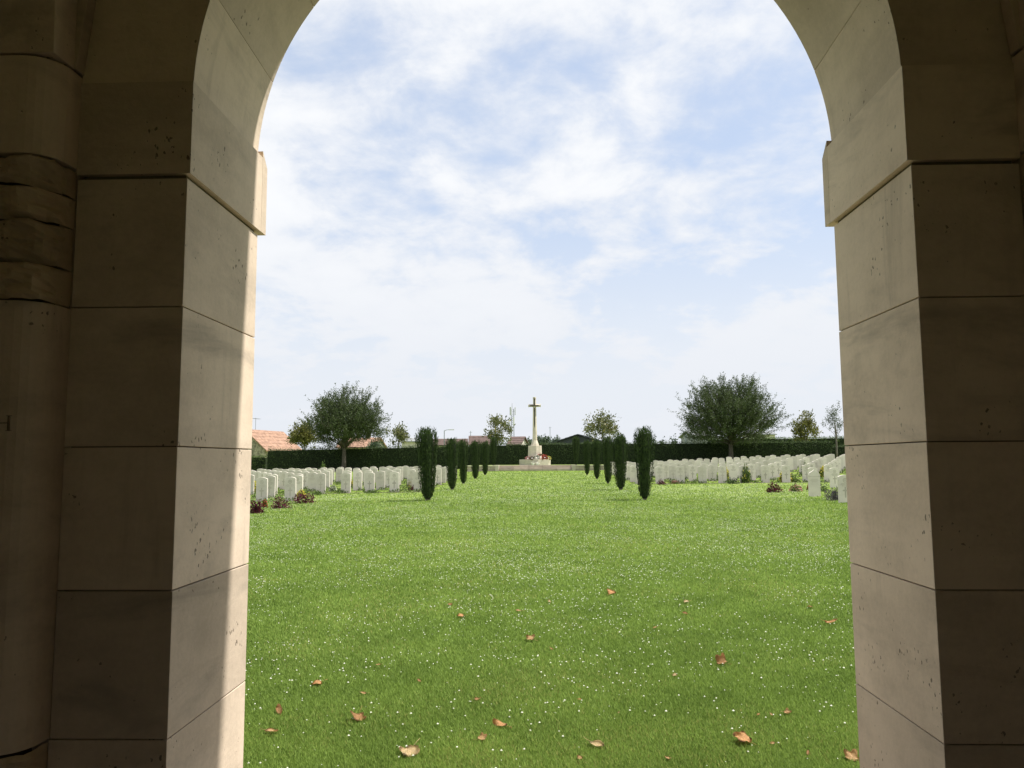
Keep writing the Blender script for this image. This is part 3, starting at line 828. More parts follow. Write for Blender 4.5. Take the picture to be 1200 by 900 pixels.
def lamp_post(px, top, Y, label, arm):
    b = gp(px, 545, Y); t = thing('street_lamp', label, 'street lamp', b, 0, 'lamps and poles beyond the hedge')
    H = hgt(top, px, Y, b)
    bm = bmesh.new(); tube(bm, [(0, 0, 0), (0, 0, H)], [.09, .06], 6); tube(bm, [(0, 0, H-.05), (arm*.5, 0, H+.1), (arm, 0, H+.12)], [.05, .045, .04], 5)
    obj('pole', bm_mesh('pole', bm, M_STEEL), t)
    bm = bmesh.new(); box(bm, arm-.1, arm+.75 if arm > 0 else arm+.1, -.14, .14, H+.05, H+.18, .03)
    obj('lamp_head', bm_mesh('lamp_head', bm, M_PANEL), t)
lamp_post(520.5, 504.5, 120, 'street lamp with a short arm beyond the hedge, right of nearest left yew', 0.8)
def pole(px, top, Y, label, rad=.06):
    b = gp(px, 545, Y); H = hgt(top, px, Y, b)
    t = thing('utility_pole', label, 'pole', b, 0, 'lamps and poles beyond the hedge')
    bm = bmesh.new(); tube(bm, [(0, 0, 0), (0, 0, H)], [rad*1.3, rad], 6); obj('post', bm_mesh('post', bm, M_STEEL), t)
    bm = bmesh.new(); tube(bm, [(-.35, 0, H-.3), (.35, 0, H-.3)], [rad*.6, rad*.6], 4); obj('crossarm', bm_mesh('crossarm', bm, M_STEEL), t)
pole(645, 500, 200, 'thin pole above the far trees right of the cross')
pole(551.5, 505, 170, 'thin pole between the left yews above the roofs')
pole(804.5, 508, 112, 'thick pale post beside the grey shed', .12)
pole(811, 504, 112, 'dark thin post in front of the grey shed', .08)

# ---------------------------------------------------------------- terrace, steps and the cross
YT = 63.6
zl = gz(0, YT)
terr = obj('terrace', box_mesh('terrace', -6.2, 7.2, YT+1.4, 75.4, 0.2, TERR_Z, M_LAWN)); tag(terr, 'raised grass terrace round the cross', None, None, 'structure')
SX0, SX1 = at(584.5, 548, YT).x, at(670, 548, YT).x
st = thing('stone_steps', 'wide low stone steps up to the cross terrace', 'steps', (0, 0, 0))
for k in range(3):
    z1 = zl + (TERR_Z+0.01-zl)*(k+1)/3
    for j in range(5):
        x0 = SX0 + (SX1-SX0)*j/5; x1 = SX0+(SX1-SX0)*(j+1)/5
        o = obj('step_stone', box_mesh('step_stone', x0+.004, x1-.004, YT+0.02+k*0.45, YT+0.02+(k+1)*0.45+(0.1 if k < 2 else 0.3), zl-0.2, z1 - 0.0, M_WALLST, 0.012), st)
for s, x0, x1, lab in ((-1, at(547, 548, YT).x, SX0-0.3, 'low stone terrace wall left of the steps'), (1, SX1+0.3, at(710, 548, YT).x, 'low stone terrace wall right of the steps')):
    t = thing('terrace_wall', lab, 'wall', (0, 0, 0))
    xw0, xw1 = x0, x1
    o = obj('wall_core', box_mesh('wall_core', xw0+.02, xw1-.02, YT+.03, YT+1.45, 0.3, TERR_Z-.01, M_MORTAR), t)
    n = max(3, int((xw1-xw0)/0.6))
    for row in range(2):
        za = zl-0.1 + row*(TERR_Z-0.09-zl+0.1)/2; zb_ = zl-0.1+(row+1)*(TERR_Z-0.09-zl+0.1)/2
        for k in range(n+row):
            xa = max(xw0, xw0+(xw1-xw0)*(k-0.5*row)/n); xb = min(xw1, xw0+(xw1-xw0)*(k+1-0.5*row)/n)
            if xb-xa < .08: continue
            obj('wall_stone', box_mesh('wall_stone', xa+.006, xb-.006, YT+random.uniform(-.01, .01), YT+.28, za+.006, zb_-.006, M_WALLST, 0.01), t)
    obj('coping', box_mesh('coping', xw0-.03, xw1+.03, YT-.05, YT+.4, TERR_Z-.085, TERR_Z+.012, M_MON, 0.01), t)
    xa, xb = (SX0-0.3, SX0-0.003) if s < 0 else (SX1+0.003, SX1+0.3)
    obj('end_block', box_mesh('end_block', xa+.002, xb, YT-.08, YT+1.45, zl-.1, TERR_Z+.03, M_MON, 0.012), t)

CY = 68.0
cb = at(627, 545.8, CY); cb.z = TERR_Z
cross = thing('memorial_cross', 'tall pale stone memorial cross with bronze sword on octagonal base', 'monument', cb, 0)
PX = CY/F_PX
def octa(bm, z0, z1, r0, r1, rot=math.pi/8, n=8):
    a = [bm.verts.new((r0*math.cos(rot+k*2*math.pi/n), r0*math.sin(rot+k*2*math.pi/n), z0)) for k in range(n)]
    b = [bm.verts.new((r1*math.cos(rot+k*2*math.pi/n), r1*math.sin(rot+k*2*math.pi/n), z1)) for k in range(n)]
    fs = [bm.faces.new(a[::-1]), bm.faces.new(b)] + [bm.faces.new((a[k], a[(k+1) % n], b[(k+1) % n], b[k])) for k in range(n)]
    bmesh.ops.bevel(bm, geom=list({e for f in fs for e in f.edges}), offset=min(0.012, (z1-z0)/4), segments=1, affect='EDGES')
def zpx(py): return at(627, py, CY).z - cb.z
bm = bmesh.new(); octa(bm, -0.1, zpx(538.5), 18.6*PX, 18.6*PX, rot=math.pi/8-0.2); obj('octagonal_base', bm_mesh('octagonal_base', bm, M_MON), cross)
bm = bmesh.new(); octa(bm, zpx(538.5)+.002, zpx(535.5), 10.6*PX, 8.5*PX, rot=math.pi/8-0.2); obj('plinth_skirt', bm_mesh('plinth_skirt', bm, M_MON), cross)
bm = bmesh.new(); octa(bm, zpx(535.5)+.002, zpx(522.3), 8.3*PX, 7.9*PX, rot=math.pi/8-0.2); obj('plinth', bm_mesh('plinth', bm, M_MON), cross)
bm = bmesh.new(); octa(bm, zpx(522.3)+.002, zpx(520.4), 5.3*PX, 4.9*PX); octa(bm, zpx(520.4)+.001, zpx(516), 4.7*PX, 3.1*PX); obj('shaft_foot', bm_mesh('shaft_foot', bm, M_MON), cross)
bm = bmesh.new(); octa(bm, zpx(516)+.002, zpx(466.2), 2.95*PX, 1.75*PX); obj('shaft', bm_mesh('shaft', bm, M_MON), cross)
bm = bmesh.new(); octa(bm, zpx(467.6), zpx(466.0)+.05, 2.05*PX, 2.05*PX); obj('head_cap', bm_mesh('head_cap', bm, M_MON), cross)
za = zpx(475.3)
for s in (-1, 1):
    bm = bmesh.new(); octa(bm, 0.0, 7.1*PX, 1.75*PX, 1.6*PX); octa(bm, 6.6*PX, 7.3*PX, 1.95*PX, 1.95*PX)
    o = obj('cross_arm', bm_mesh('cross_arm', bm, M_MON), cross, (0, 0, za)); o.rotation_euler = (0, s*math.pi/2, 0)
bm = bmesh.new(); yb = -2.9*PX
prism(bm, [(-.055, zpx(478)), (.055, zpx(478)), (.05, zpx(497)), (0, zpx(502.5)), (-.05, zpx(497))], 'y', yb+.02, yb+.14)
o = obj('sword', bm_mesh('sword_blade', bm, M_BRONZE), cross)
bm = bmesh.new(); box(bm, -.36, .36, yb+.0, yb+.09, zpx(476.2), zpx(474.9), .01); obj('guard', bm_mesh('guard', bm, M_BRONZE), o)
bm = bmesh.new(); tube(bm, [(0, yb+.05, zpx(476)), (0, yb+.05, zpx(468))], [.06, .05], 8); tube(bm, [(0, yb+.05, zpx(468.2)), (0, yb+.05, zpx(467.0))], [.085, .06], 8); obj('grip', bm_mesh('grip', bm, M_BRONZE), o)

def wreath(px, py, Y, rad, mat, label, tilt=0.9, zbase=None):
    p = at(px, py, Y); p.z = zbase + rad*math.sin(tilt)*0.95
    t = thing('poppy_wreath', label, 'wreath', p, 0, 'wreaths laid at the cross'); t.rotation_euler = (tilt, 0, random.uniform(-.2, .2))
    bm = bmesh.new()
    N1, N2 = 18, 6; vs = []
    for i in range(N1):
        a = i*2*math.pi/N1; vs.append([bm.verts.new(((rad+rad*.32*math.cos(q*2*math.pi/N2))*math.cos(a), (rad+rad*.32*math.cos(q*2*math.pi/N2))*math.sin(a), rad*.22*math.sin(q*2*math.pi/N2))) for q in range(N2)])
    for i in range(N1):
        for q in range(N2): bm.faces.new((vs[i][q], vs[(i+1) % N1][q], vs[(i+1) % N1][(q+1) % N2], vs[i][(q+1) % N2]))
    obj('ring', bm_mesh('ring', bm, M_WREATHG), t)
    n = 260; a = rng.random(n)*6.283; q = rng.random(n)*6.283
    P = np.stack([(rad+rad*.34*np.cos(q))*np.cos(a), (rad+rad*.34*np.cos(q))*np.sin(a), rad*.26*np.sin(q)], 1)
    Vv, Ff, Tt = leaves_np(P, rng.normal(size=(n, 3)), rng.normal(size=(n, 3)), rad*.3, rad*.26)
    tag(obj('petals', np_mesh('petals', Vv, Ff, mat, Tt), t), kind='stuff')
    bm = bmesh.new(); box(bm, -rad*.2, rad*.2, -rad*.2, rad*.2, -.02, .02, .01); obj('card', bm_mesh('card', bm, M_CARD), t)
zb1 = cb.z + zpx(538.5)
wreath(633.5, 535, CY-0.95, 0.24, M_REDP, 'largest red poppy wreath on the right of the cross base', 1.05, zb1)
wreath(629, 537, CY-1.1, 0.20, M_WHITEP, 'white and pale wreath left of the largest red wreath', 0.9, zb1)
wreath(638.5, 536, CY-0.75, 0.20, M_REDP, 'small red wreath at the right of the cross plinth', 1.0, zb1)
wreath(643, 537, CY-0.45, 0.17, M_YELLOW, 'yellowish wreath at the right end of the cross base', 0.8, zb1)
wreath(623.5, 537.5, CY-1.1, 0.17, M_MAROON, 'dull maroon wreath left of centre on the cross base', 0.7, zb1)
wreath(618.5, 537.5, CY-0.8, 0.17, M_PINKP, 'dull pink wreath at the left end of the cross base', 0.7, zb1)
for px, lab in ((624.5, 'left of two small white flower pots before the cross base'), (629.8, 'right of two small white flower pots before the cross base')):
    p = at(px, 545, CY-1.7); p.z = TERR_Z
    t = thing('flower_pot', lab, 'flower pot', p, 0, 'pots before the cross')
    bm = bmesh.new(); tube(bm, [(0, 0, 0), (0, 0, .12), (0, 0, .15)], [.09, .12, .125], 10); obj('pot', bm_mesh('pot', bm, M_CARD), t)
    n = 60; Vv, Ff, Tt = leaves_np(np.array([0, 0, .18])+rng.normal(size=(n, 3))*np.array([.08, .08, .05]), rng.normal(size=(n, 3)), rng.normal(size=(n, 3)), .09, .06)
    obj('flowers', np_mesh('flowers', Vv, Ff, M_WHITEP, Tt), t)

# ---------------------------------------------------------------- headstones
def headstone_mesh(top='curve'):
    bm = bmesh.new()
    if top == 'curve':
        poly = [(-.19, -.15), (.19, -.15)] + [(x, .765+.05*(1-(x/.19)**2)) for x in np.linspace(.19, -.19, 9)]
    else:
        poly = [(-.19, -.15), (.19, -.15), (.19, .72), (.15, .78), (.06, .84), (0, .885), (-.06, .84), (-.15, .78), (-.19, .72)]
    prism(bm, poly, 'y', -.038, .038, 0.005)
    return bm_mesh('headstone_tablet', bm, M_HEAD)
def carving_mesh(kind):
    bm = bmesh.new(); y0, y1 = -.0395, -.036
    if kind == 'cross':
        prism(bm, [(-.018, .16), (.018, .16), (.022, .34), (.075, .345), (.075, .385), (.022, .39), (.018, .47), (-.018, .47), (-.022, .39), (-.075, .385), (-.075, .345), (-.022, .34)], 'y', y0, y1)
    elif kind == 'badge':
        n = 14
        o = [(.062*math.cos(k*2*math.pi/n), .66+.068*math.sin(k*2*math.pi/n)) for k in range(n)]
        i = [(.042*math.cos(k*2*math.pi/n), .66+.046*math.sin(k*2*math.pi/n)) for k in range(n)]
        for k in range(n): prism(bm, [o[k], o[(k+1) % n], i[(k+1) % n], i[k]], 'y', y0, y1)
        prism(bm, [(-.018, .64), (.018, .64), (.024, .675), (0, .69), (-.024, .675)], 'y', y0, y1)
    elif kind == 'lines':
        for z, wd in ((.565, .11), (.53, .13), (.495, .09)):
            x = -wd
            while x < wd:
                l = random.uniform(.012, .03); box(bm, x, min(wd, x+l), y0, y1, z-.009, z+.009); x += l+.008
    elif kind == 'band':
        box(bm, -.188, .188, y0-.004, y1, .655, .672); 
    return bm_mesh('carving_'+kind, bm, M_HEADCUT)
HS = headstone_mesh(); HSP = headstone_mesh('point')
CV = {k: carving_mesh(k) for k in ('cross', 'badge', 'lines', 'band')}
def headstone(x, y, label, group, detail=True, pointed=False, cross_=True):
    t = thing('headstone', label, 'headstone', (x, y, gz(x, y)), random.uniform(-.03, .03), group)
    t.rotation_euler[0] = random.gauss(0, .012); t.rotation_euler[1] = random.gauss(0, .012)
    tb = obj('tablet', HSP if pointed else HS, t)
    if detail:
        for k in (('band', 'lines') if pointed else (('badge', 'lines', 'cross') if cross_ else ('badge', 'lines'))):
            obj({'cross': 'carved_cross', 'badge': 'carved_badge', 'lines': 'inscription', 'band': 'carved_band'}[k], CV[k], tb)
PITCHX = 0.98
beds = []
def plot(side, rows, x_in, group, word):
    for i, (Y, xin) in enumerate(rows):
        j = 0; xmax = (380 if side < 0 else 420)*Y/F_PX + 0.3
        x = xin
        while x < xmax:
            if not (random.random() < 0.05 and i > 0):
                headstone(side*x+random.uniform(-.03, .03), Y+random.uniform(-.05, .05),
                          'pale headstone in the %s plot, %s row from the front, %s from the avenue' % (word, ORD[i], ORD[j]), group, detail=(Y < 45), cross_=random.random() < .8)
            j += 1; x += PITCHX
        beds.append((side, Y, xin, xmax))
rowsL = [(26.3, 8.35), (28.8, 8.9)] + [(31.2+2.25*k, 4.75+0.04*k) for k in range(8)]
rowsR = [(37.2+2.3*k, 4.75+0.04*k) for k in range(8)]
plot(-1, rowsL, 4.8, 'headstones of the left plot', 'left')
plot(1, rowsR, 4.8, 'headstones of the right plot', 'right')
pR = gp(954.5, 576, 26.6); headstone(pR.x, pR.y, 'headstone with pointed top standing alone before the right plot', 'headstones of the right plot', True, True)
pR2 = gp(990.5, 584, 23.2); headstone(pR2.x, pR2.y, 'nearest headstone on the right, cut off by the arch pier', 'headstones of the right plot')
pR3 = gp(930, 566, 33.0)
for px, Y, lab in ((952.5, 33.0, 'headstone just behind the pointed one in the right plot'), (978, 32.6, 'headstone right behind the pointed one, near the arch pier')):
    p = gp(px, 562, Y); headstone(p.x, p.y, lab, 'headstones of the right plot')

# planting beds: one strip of soil under each row
for k, (side, Y, xin, xmax) in enumerate(beds):
    n = max(2, int((xmax-xin)/1.0)); vs = []
    for q in range(n+1):
        x = side*(xin-0.35 + (xmax-xin+0.35)*q/n); wob = 0.05*math.sin(q*1.7+k)
        vs += [(x, Y-.30+wob, gz(x, Y-.30)+.006), (x, Y+.22, gz(x, Y+.22)+.006)]
    fs = np.array([(2*q, 2*q+2, 2*q+3, 2*q+1) if side > 0 else (2*q+1, 2*q+3, 2*q+2, 2*q) for q in range(n)])
    o = obj('planting_bed', np_mesh('planting_bed', vs, fs, M_SOIL)); tag(o, kind='structure')

# ---------------------------------------------------------------- border plants
def plant(kind, px, py, wpx, hpx, label, Y=None):
    p = on_ground(px, py) if Y is None else gp(px, py, Y)
    Wd = wpx*p.y/F_PX; H = hpx*p.y/F_PX
    names = {'maroon': 'maroon_bush', 'yellow': 'yellow_flowers', 'green': 'leafy_perennial', 'dark': 'dark_leafy_plant', 'white': 'white_flowers', 'pink': 'pink_flowers', 'lav': 'lavender_bush', 'tall': 'tall_rose', 'red': 'red_flowers'}
    t = thing(names[kind], label, 'flowers' if kind in ('yellow', 'white', 'pink', 'red') else 'plant', p, 0, 'border plants among the headstones')
    lm = {'maroon': M_MAROON, 'dark': M_DKGREEN, 'lav': M_LAV}.get(kind, M_GREEN)
    n = 420
    u = unit(n); u[:, 2] = np.abs(u[:, 2]); q = rng.random(n)**0.35
    lump = 1+0.18*np.sin(u[:, 0]*5+px)+0.15*np.sin(u[:, 1]*7+py)
    P = u*np.array([Wd/2, Wd/2*0.8, H])*(q*lump)[:, None]*0.92
    ls = max(0.035, 0.16*min(Wd, H))
    if kind in ('tall', 'lav'):
        D = u*0.4 + np.array([0, 0, 1.0]) + rng.normal(size=(n, 3))*.3
        lv = leaves_np(P, D, rng.normal(size=(n, 3)), ls*1.6*rng.uniform(.7, 1.3, n), ls*.45)
    else:
        lv = leaves_np(P, u + rng.normal(size=(n, 3))*.7, u + rng.normal(size=(n, 3))*.5, ls*rng.uniform(.8, 1.5, n), ls*.7*rng.uniform(.7, 1.3, n))
    obj('leaves', np_mesh('leaves', *lv[:2], lm, lv[2]), t)
    bm = bmesh.new()
    for k in range(7):
        a = k*.9; e = Vector((math.cos(a)*Wd*.3, math.sin(a)*Wd*.25, H*.75)); tube(bm, [(0, 0, -.03), e*.5+Vector((0, 0, .02)), e], [.008, .006, .003], 4)
    obj('stems', bm_mesh('stems', bm, M_WREATHG), t)
    fm = {'yellow': (M_YELLOW, 240), 'white': (M_WHITEP, 120), 'pink': (M_PINKP, 150), 'red': (M_REDP, 90), 'tall': (M_YELLOW, 14)}.get(kind)
    if fm:
        m = fm[1]; u = unit(m); u[:, 2] = np.abs(u[:, 2])
        P = u*np.array([Wd/2, Wd/2*.8, H])*rng.uniform(.75, 1.03, m)[:, None]
        lv = leaves_np(P, u+rng.normal(size=(m, 3))*.6, u+rng.normal(size=(m, 3))*.4, ls*rng.uniform(.8, 1.3, m), ls*.9)
        obj('blossoms', np_mesh('blossoms', *lv[:2], fm[0], lv[2]), t)
for a in (
    ('maroon', 300, 602, 15, 15, 'round maroon bush at the left edge of the opening'),
    ('maroon', 329, 596, 25, 12, 'maroon bush between the two nearest left headstones'),
    ('maroon', 356, 590, 25, 13, 'maroon bush right of the second near left headstone'),
    ('yellow', 353, 584.5, 12, 10, 'small yellow flowers behind the maroon bush on the left'),
    ('yellow', 297, 577, 10, 13, 'yellow flowers at the left edge beside a headstone column'),
    ('pink', 297, 567, 9, 8, 'orange-pink flowers at the left edge behind the yellow ones'),
    ('green', 317, 570, 11, 14, 'green leafy plant between the left headstone columns'),
    ('red', 310, 595, 6, 9, 'small red flowers at the foot of the nearest left headstone'),
    ('tall', 378, 560, 10, 17, 'taller rose sprouting above the left headstones under the thorn tree'),
    ('white', 390, 576, 9, 7, 'white flowers low between front-row headstones on the left'),
    ('yellow', 411, 572, 7, 10, 'slim yellow flowers at the front of the left plot'),
    ('yellow', 433, 572, 6, 10, 'slim yellow flowers in the middle of the left plot front'),
    ('green', 437, 578, 17, 5, 'low green plant before the middle of the left front row'),
    ('green', 462, 575, 13, 6, 'low green plant near the inner end of the left front row'),
    ('yellow', 480, 571, 6, 9, 'yellow flowers near the avenue end of the left plot'),
    ('maroon', 484.5, 575, 11, 6, 'small maroon plant at the avenue end of the left plot'),
    ('green', 401, 578, 12, 5, 'low green plant left of the front row middle'),
    ('green', 372, 580, 14, 5, 'low green plant left of the lone front headstone'),
    ('maroon', 741, 558, 8, 5, 'small maroon plant left of the nearest right yew'),
    ('maroon', 775, 568, 12, 6, 'flat maroon plant right of the nearest right yew'),
    ('yellow', 779.5, 562, 5, 9, 'slim yellow flowers behind the flat maroon plant'),
    ('pink', 791, 567, 10, 4, 'low pinkish plant in the right front row'),
    ('green', 799, 564, 13, 8, 'green leafy plant in the right front row'),
    ('maroon', 828.5, 561, 5, 6, 'little maroon plant between right front headstones'),
    ('white', 844, 563, 9, 7, 'white and red flowers left of the tall yellow ones'),
    ('yellow', 851, 563, 8, 15, 'tall yellow flowers in the right front row'),
    ('dark', 859, 567, 15, 7, 'dark green low plant below the tall yellow flowers'),
    ('tall', 875, 566, 13, 19, 'tall light green shrub in the right front row'),
    ('green', 898, 562, 14, 8, 'green plant with pale flowers right of the tall shrub'),
    ('yellow', 921, 565, 14, 13, 'broad yellow flower clump in the right plot'),
    ('green', 932, 565, 12, 5, 'low pale green plant right of the broad yellow clump'),
    ('yellow', 968, 559, 13, 13, 'yellow flowers behind the pointed headstone'),
    ('green', 943, 556, 7, 14, 'upright green plant between back headstones on the right'),
    ('maroon', 907, 577, 21, 11, 'round maroon bush alone before the right plot'),
    ('pink', 932.5, 576, 15, 8, 'pink and white flowers left of the pointed headstone'),
    ('red', 949, 574.5, 6, 8, 'red flowers at the foot of the pointed headstone'),
    ('dark', 961, 576, 20, 9, 'spreading green plant at the foot of the pointed headstone'),
    ('lav', 979, 587, 25, 14, 'grey lavender bush at the foot of the nearest right headstone')):
    plant(*a)
# sparse leafy ground cover along the beds (nobody could count it)
PP = []
for (side, Y, xin, xmax) in beds:
    m = int((xmax-xin)*110)
    x = side*(xin-.3+(xmax-xin+.3)*rng.random(m)); keep = np.sin(x*2.1+Y)+np.sin(x*5.3+Y*2) > -0.3
    x = x[keep]; y = Y-.15+rng.normal(size=len(x))*.12
    PP.append(np.stack([x, y, g(x, y)+rng.random(len(x))*.09], 1))
PP = np.concatenate(PP); n = len(PP)
lv = leaves_np(PP, rng.normal(size=(n, 3))+np.array([0, 0, .8]), rng.normal(size=(n, 3)), rng.uniform(.05, .12, n), rng.uniform(.03, .06, n))
tag(obj('ground_cover', np_mesh('ground_cover', *lv[:2], M_GREEN, lv[2])), 'low leafy ground cover along the headstone rows', 'ground cover', None, 'stuff')

# ---------------------------------------------------------------- grass blades and clover
def lawn_points(n, ypx0, ypx1, xpx0=235, xpx1=1055):
    px = rng.uniform(xpx0, xpx1, n); py = rng.uniform(ypx0, ypx1, n)
    d = _f[None] + CR[None]*((px-600)/F_PX)[:, None] + CU[None]*((450-py)/F_PX)[:, None]
    t = np.full(n, 5.0)
    t = EYE/np.maximum(-d[:, 2]+0.0122*d[:, 1], 1e-4)
    X, Y = d[:, 0]*t, d[:, 1]*t
    X = X + rng.normal(size=n)*0.05*Y*0.2; Y = Y*(1+rng.normal(size=n)*0.03)
    ok = (Y > 2.75) & (Y < 63) & ~((np.abs(X) > 4.2) & (Y > 25.9) & (Y < 60) & (rng.random(n) < .55))
    return X[ok], Y[ok]
def fbm(X, Y, sc_, seed):
    v = 0
    for o in range(3):
        k = sc_*2**o; r0 = np.random.default_rng(seed+o).random(6)*6.28
        v = v + (np.sin(X*k+r0[0]+1.7*np.sin(Y*k*.7+r0[1])) * np.sin(Y*k*1.1+r0[2]+1.3*np.sin(X*k*.8+r0[3])))/2**o
    return v/1.75
X, Y = lawn_points(1200000, 548, 985)
Xs, Ys = lawn_points(260000, 548, 985, -20, 300)
Xt, Yt = lawn_points(260000, 548, 985, 990, 1310)
X = np.concatenate([X, Xs, Xt]); Y = np.concatenate([Y, Ys, Yt])
n = len(X)
wid = np.maximum(0.0032, Y*0.00060)*rng.uniform(.5, 1.7, n)
hgt_ = (0.014+0.020*rng.random(n)**1.5)*(1+0.12*fbm(X, Y, 1.3, 5))*np.clip(Y/14, 1, 1.7)
an = rng.random(n)*2*math.pi; ln = rng.uniform(.2, 1.1, n)
lx, ly = np.cos(an), np.sin(an); b2 = an + rng.uniform(.8, 2.3, n)
P0 = np.stack([X-np.cos(b2)*wid, Y-np.sin(b2)*wid, g(X, Y)-0.002], 1)
P1 = np.stack([X+np.cos(b2)*wid, Y+np.sin(b2)*wid, g(X, Y)-0.002], 1)
P2 = np.stack([X+lx*hgt_*ln, Y+ly*hgt_*ln, g(X, Y)+hgt_], 1)
Vg = np.stack([P0, P1, P2], 1).reshape(-1, 3)
tint = np.clip(rng.random(n)*.85 + 0.10*fbm(X, Y, 2.3, 9)+.06*fbm(X, Y, .6, 19)+.10, 0, 1)*np.where(rng.random(n) < .12, .35, 1)
for ppx, ppy, pr_ in ((612, 808, .30), (560, 890, .22), (900, 690, .5), (415, 720, .45), (740, 640, .8), (520, 640, .9), (860, 850, .2), (350, 760, .25)):
    c0 = on_ground(ppx, ppy); dd = np.hypot(X-c0.x, (Y-c0.y)*.7)/pr_
    hit = rng.random(n) < .55*np.exp(-dd*dd)
    tint[hit] = rng.uniform(.72, 1.0, hit.sum())          # dry, yellowish spots in the turf
grass = obj('grass', np_mesh('grass', Vg, np.arange(3*n).reshape(-1, 3), M_BLADE, np.repeat(tint, 3)))
tag(grass, 'short green grass blades covering the lawn', 'grass', None, 'stuff')
# clover heads
n = 640000
Y = rng.random(n)**0.55*56+2.8; X = (rng.random(n)-.5)*2*(Y*0.56+0.6)
keep = rng.random(n) < np.clip(1.0-0.35*np.clip((9-Y)/5, 0, 1), .4, 1)*np.clip(0.36 + 0.50*fbm(X, Y, 3.1, 33) + 0.45*fbm(X, Y, .8, 53), 0.03, 1)*np.clip(1.2-Y/50, .25, 1)
keep &= (Y < 62) & ~((X < -4.2) & (Y > 30.6)) & ~((X > 4.2) & (Y > 36.6))
X, Y = X[keep], Y[keep]; n = len(X)
s = (.0034+.0056*rng.random(n)**1.6)*np.clip(Y/25, 0.9, 1.1)
o6 = np.array([(1, 0, 0), (-1, 0, 0), (0, 1, 0), (0, -1, 0), (0, 0, .9)])
f8 = np.array([(0, 2, 4), (2, 1, 4), (1, 3, 4), (3, 0, 4)])
ctr = np.stack([X, Y, g(X, Y)+rng.uniform(.016, .034, n)], 1)
rot = rng.random(n)*1.57
o6r = np.stack([np.cos(rot)[:, None]*o6[None, :, 0]-np.sin(rot)[:, None]*o6[None, :, 1], np.sin(rot)[:, None]*o6[None, :, 0]+np.cos(rot)[:, None]*o6[None, :, 1], np.broadcast_to(o6[:, 2], (n, 5))], -1)
Vc = (ctr[:, None]+o6r*s[:, None, None]).reshape(-1, 3)
Fc = (f8[None]+5*np.arange(n)[:, None, None]).reshape(-1, 3)
tag(obj('clover_flowers', np_mesh('clover_flowers', Vc, Fc, M_CLOVER, np.repeat(rng.random(n), 5))), 'tiny white clover flowers scattered through the lawn', 'clover', None, 'stuff')

# ---------------------------------------------------------------- fallen leaves
def leaf_mesh(seed, mat, lobes, curl):
    r = random.Random(seed); bm = bmesh.new()
    n = 26; ring = []; mid = []; th = r.uniform(-.9, .9); of = r.uniform(-.2, .2)
    c = bm.verts.new((0, 0, 0))
    for k in range(n):
        a = k*2*math.pi/n
        rad = 0.5*(0.62+0.38*abs(math.cos(a*lobes/2.0+r.uniform(-.1, .1))))*(1-0.25*math.cos(a+math.pi))
        if lobes == 2: rad = 0.5*(1/math.sqrt((math.cos(a)/1.0)**2+(math.sin(a)/.42)**2))*r.uniform(.93, 1.05)
        x, y = rad*math.cos(a), rad*math.sin(a)
        def z_(x, y):
            fx = y*math.cos(th)+x*math.sin(th) + of
            return curl*(fx*fx*1.7 + 0.35*x*x*math.copysign(1, x)) + 0.07*math.sin(6*x+seed)*math.cos(5*y+seed*2) + 0.04*math.sin(13*y+seed)
        ring.append(bm.verts.new((x, y, z_(x, y)))); mid.append(bm.verts.new((x*.5, y*.5, z_(x*.5, y*.5)-0.015)))
    for k in range(n):
        j = (k+1) % n
        bm.faces.new((c, mid[k], mid[j])); bm.faces.new((mid[k], ring[k], ring[j], mid[j]))
    # stalk
    pr = None
    tube(bm, [(-.3, 0, 0.02), (-.62, .03, .05), (-.85, .09, .1)], [.012, .011, .014], 4)
    bmesh.ops.solidify(bm, geom=[f for f in bm.faces], thickness=0.006)
    return bm_mesh('fallen_leaf', bm, mat, True)
LM = {}
def fallen(px, py, wpx, colour, lobes, curl, label, tilt=0.0):
    key = (colour, lobes, curl, px)
    if key not in LM: LM[key] = leaf_mesh(len(LM)+3, M_LF[colour], lobes, curl*0.6)
    p = on_ground(px, py); L = 0.92*wpx*p.y/F_PX
    o = obj('fallen_leaf', LM[key], None, p + Vector((0, 0, 0.022+0.10*L)))
    o.scale = (L, L, L)
    o.rotation_mode = 'ZYX'
    o.rotation_euler = (random.uniform(.05, .5), tilt+random.uniform(-.2, .2), random.uniform(0, 6.28))
    tag(o, label, 'leaf', 'fallen leaves on the lawn')
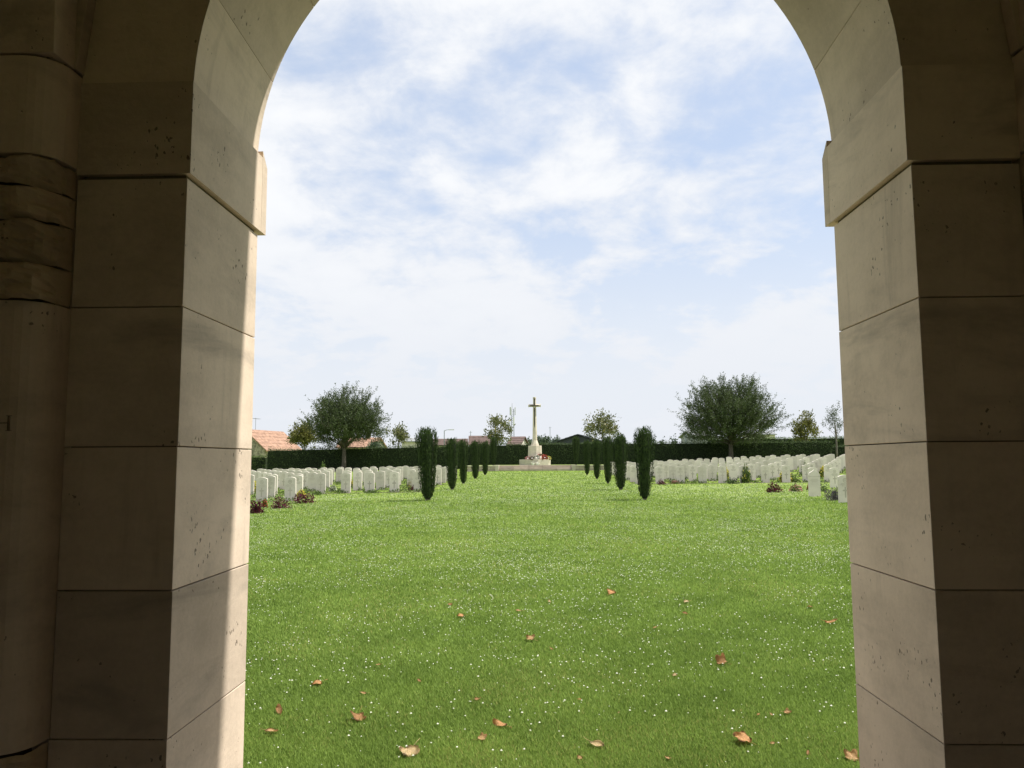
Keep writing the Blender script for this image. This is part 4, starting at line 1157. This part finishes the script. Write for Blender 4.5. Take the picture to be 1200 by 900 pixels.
for a in (
    (318, 863, 20, 'tan', 2, .9, 'curled tan leaf close to the left pier foot'),
    (327, 838, 18, 'brown', 2, .8, 'brown leaf just above the curled tan leaf by the left pier'),
    (373, 805, 14, 'orange', 4, .4, 'small orange leaf higher up near the left pier'),
    (425, 817, 10, 'tan', 2, .6, 'small tan leaf above the curled brown leaf on the left'),
    (420, 846, 20, 'brown', 5, 1.0, 'curled dark orange-brown leaf left of centre, low on the lawn'),
    (481, 887, 27, 'pale', 5, .45, 'largest pale leaf at the bottom, left of centre'),
    (491, 802, 8, 'brown', 2, .6, 'tiny brown leaf left of centre in the middle of the lawn'),
    (443, 783, 7, 'tan', 2, .5, 'tiny tan leaf alone in the left middle lawn'),
    (541, 725, 10, 'orange', 5, .5, 'small orange leaf high on the lawn, left of centre'),
    (527, 711, 7, 'brown', 5, .5, 'faint brown leaf highest on the left side of the lawn'),
    (608, 719, 10, 'tan', 2, .5, 'small tan leaf high on the lawn near centre'),
    (644, 708, 8, 'pale', 2, .4, 'small pale leaf high on the lawn at centre'),
    (623, 753, 14, 'tan', 5, .9, 'forked tan leaf at the centre of the lawn'),
    (646, 764, 7, 'brown', 2, .4, 'tiny brown leaf below the forked leaf at centre'),
    (716, 698, 12, 'orange', 5, .8, 'orange leaf highest on the lawn right of centre'),
    (768, 739, 8, 'tan', 2, 1.1, 'small upright pinkish tan leaf right of centre'),
    (790, 795, 7, 'pale', 4, .2, 'small round pale leaf right of centre'),
    (559, 824, 9, 'brown', 5, .7, 'small brown leaf left of the lawn centre line, low down'),
    (586, 855, 21, 'orange', 2, .8, 'long orange-brown leaf low at the centre'),
    (564, 871, 13, 'tan', 5, .8, 'curled pinkish tan leaf below the long orange-brown leaf'),
    (699, 879, 22, 'pale', 2, .35, 'broad pale oval leaf at the bottom right of centre'),
    (679, 824, 5, 'orange', 2, .5, 'tiny orange leaf above the broad pale oval leaf'),
    (725, 840, 5, 'tan', 2, .5, 'tiny tan leaf up right of the broad pale oval leaf'),
    (680, 894, 8, 'tan', 5, .6, 'small tan leaf at the very bottom near centre'),
    (783, 894, 8, 'tan', 5, .6, 'small tan leaf at the very bottom right of centre'),
    (847, 781, 15, 'brown', 5, 1.0, 'spiky brown leaf in the middle of the right lawn'),
    (805, 708, 8, 'pale', 4, .4, 'pale leaf high on the right lawn'),
    (803, 722, 8, 'brown', 2, .6, 'brown leaf just below the pale one high on the right'),
    (974, 733, 15, 'orange', 2, .8, 'orange-tan leaf close to the right pier, high up'),
    (949, 714, 7, 'brown', 5, .5, 'faint brown leaf above the orange-tan leaf by the right pier'),
    (922, 840, 10, 'tan', 5, .7, 'tan leaf right of two tiny ones on the right lawn'),
    (889, 842, 6, 'orange', 2, .5, 'left tiny orange leaf of a pair on the right lawn'),
    (904, 842, 6, 'tan', 2, .5, 'right tiny tan leaf of a pair on the right lawn'),
    (873, 874, 24, 'orange', 5, .7, 'large orange leaf low on the right lawn'),
    (905, 877, 8, 'tan', 2, .9, 'small tan leaf right beside the large orange leaf'),
    (947, 888, 9, 'brown', 2, 1.1, 'dark brown curled leaf low near the right pier'),
    (1000, 895, 20, 'tan', 5, .5, 'tan leaf in the corner at the foot of the right pier')):
    fallen(*a)
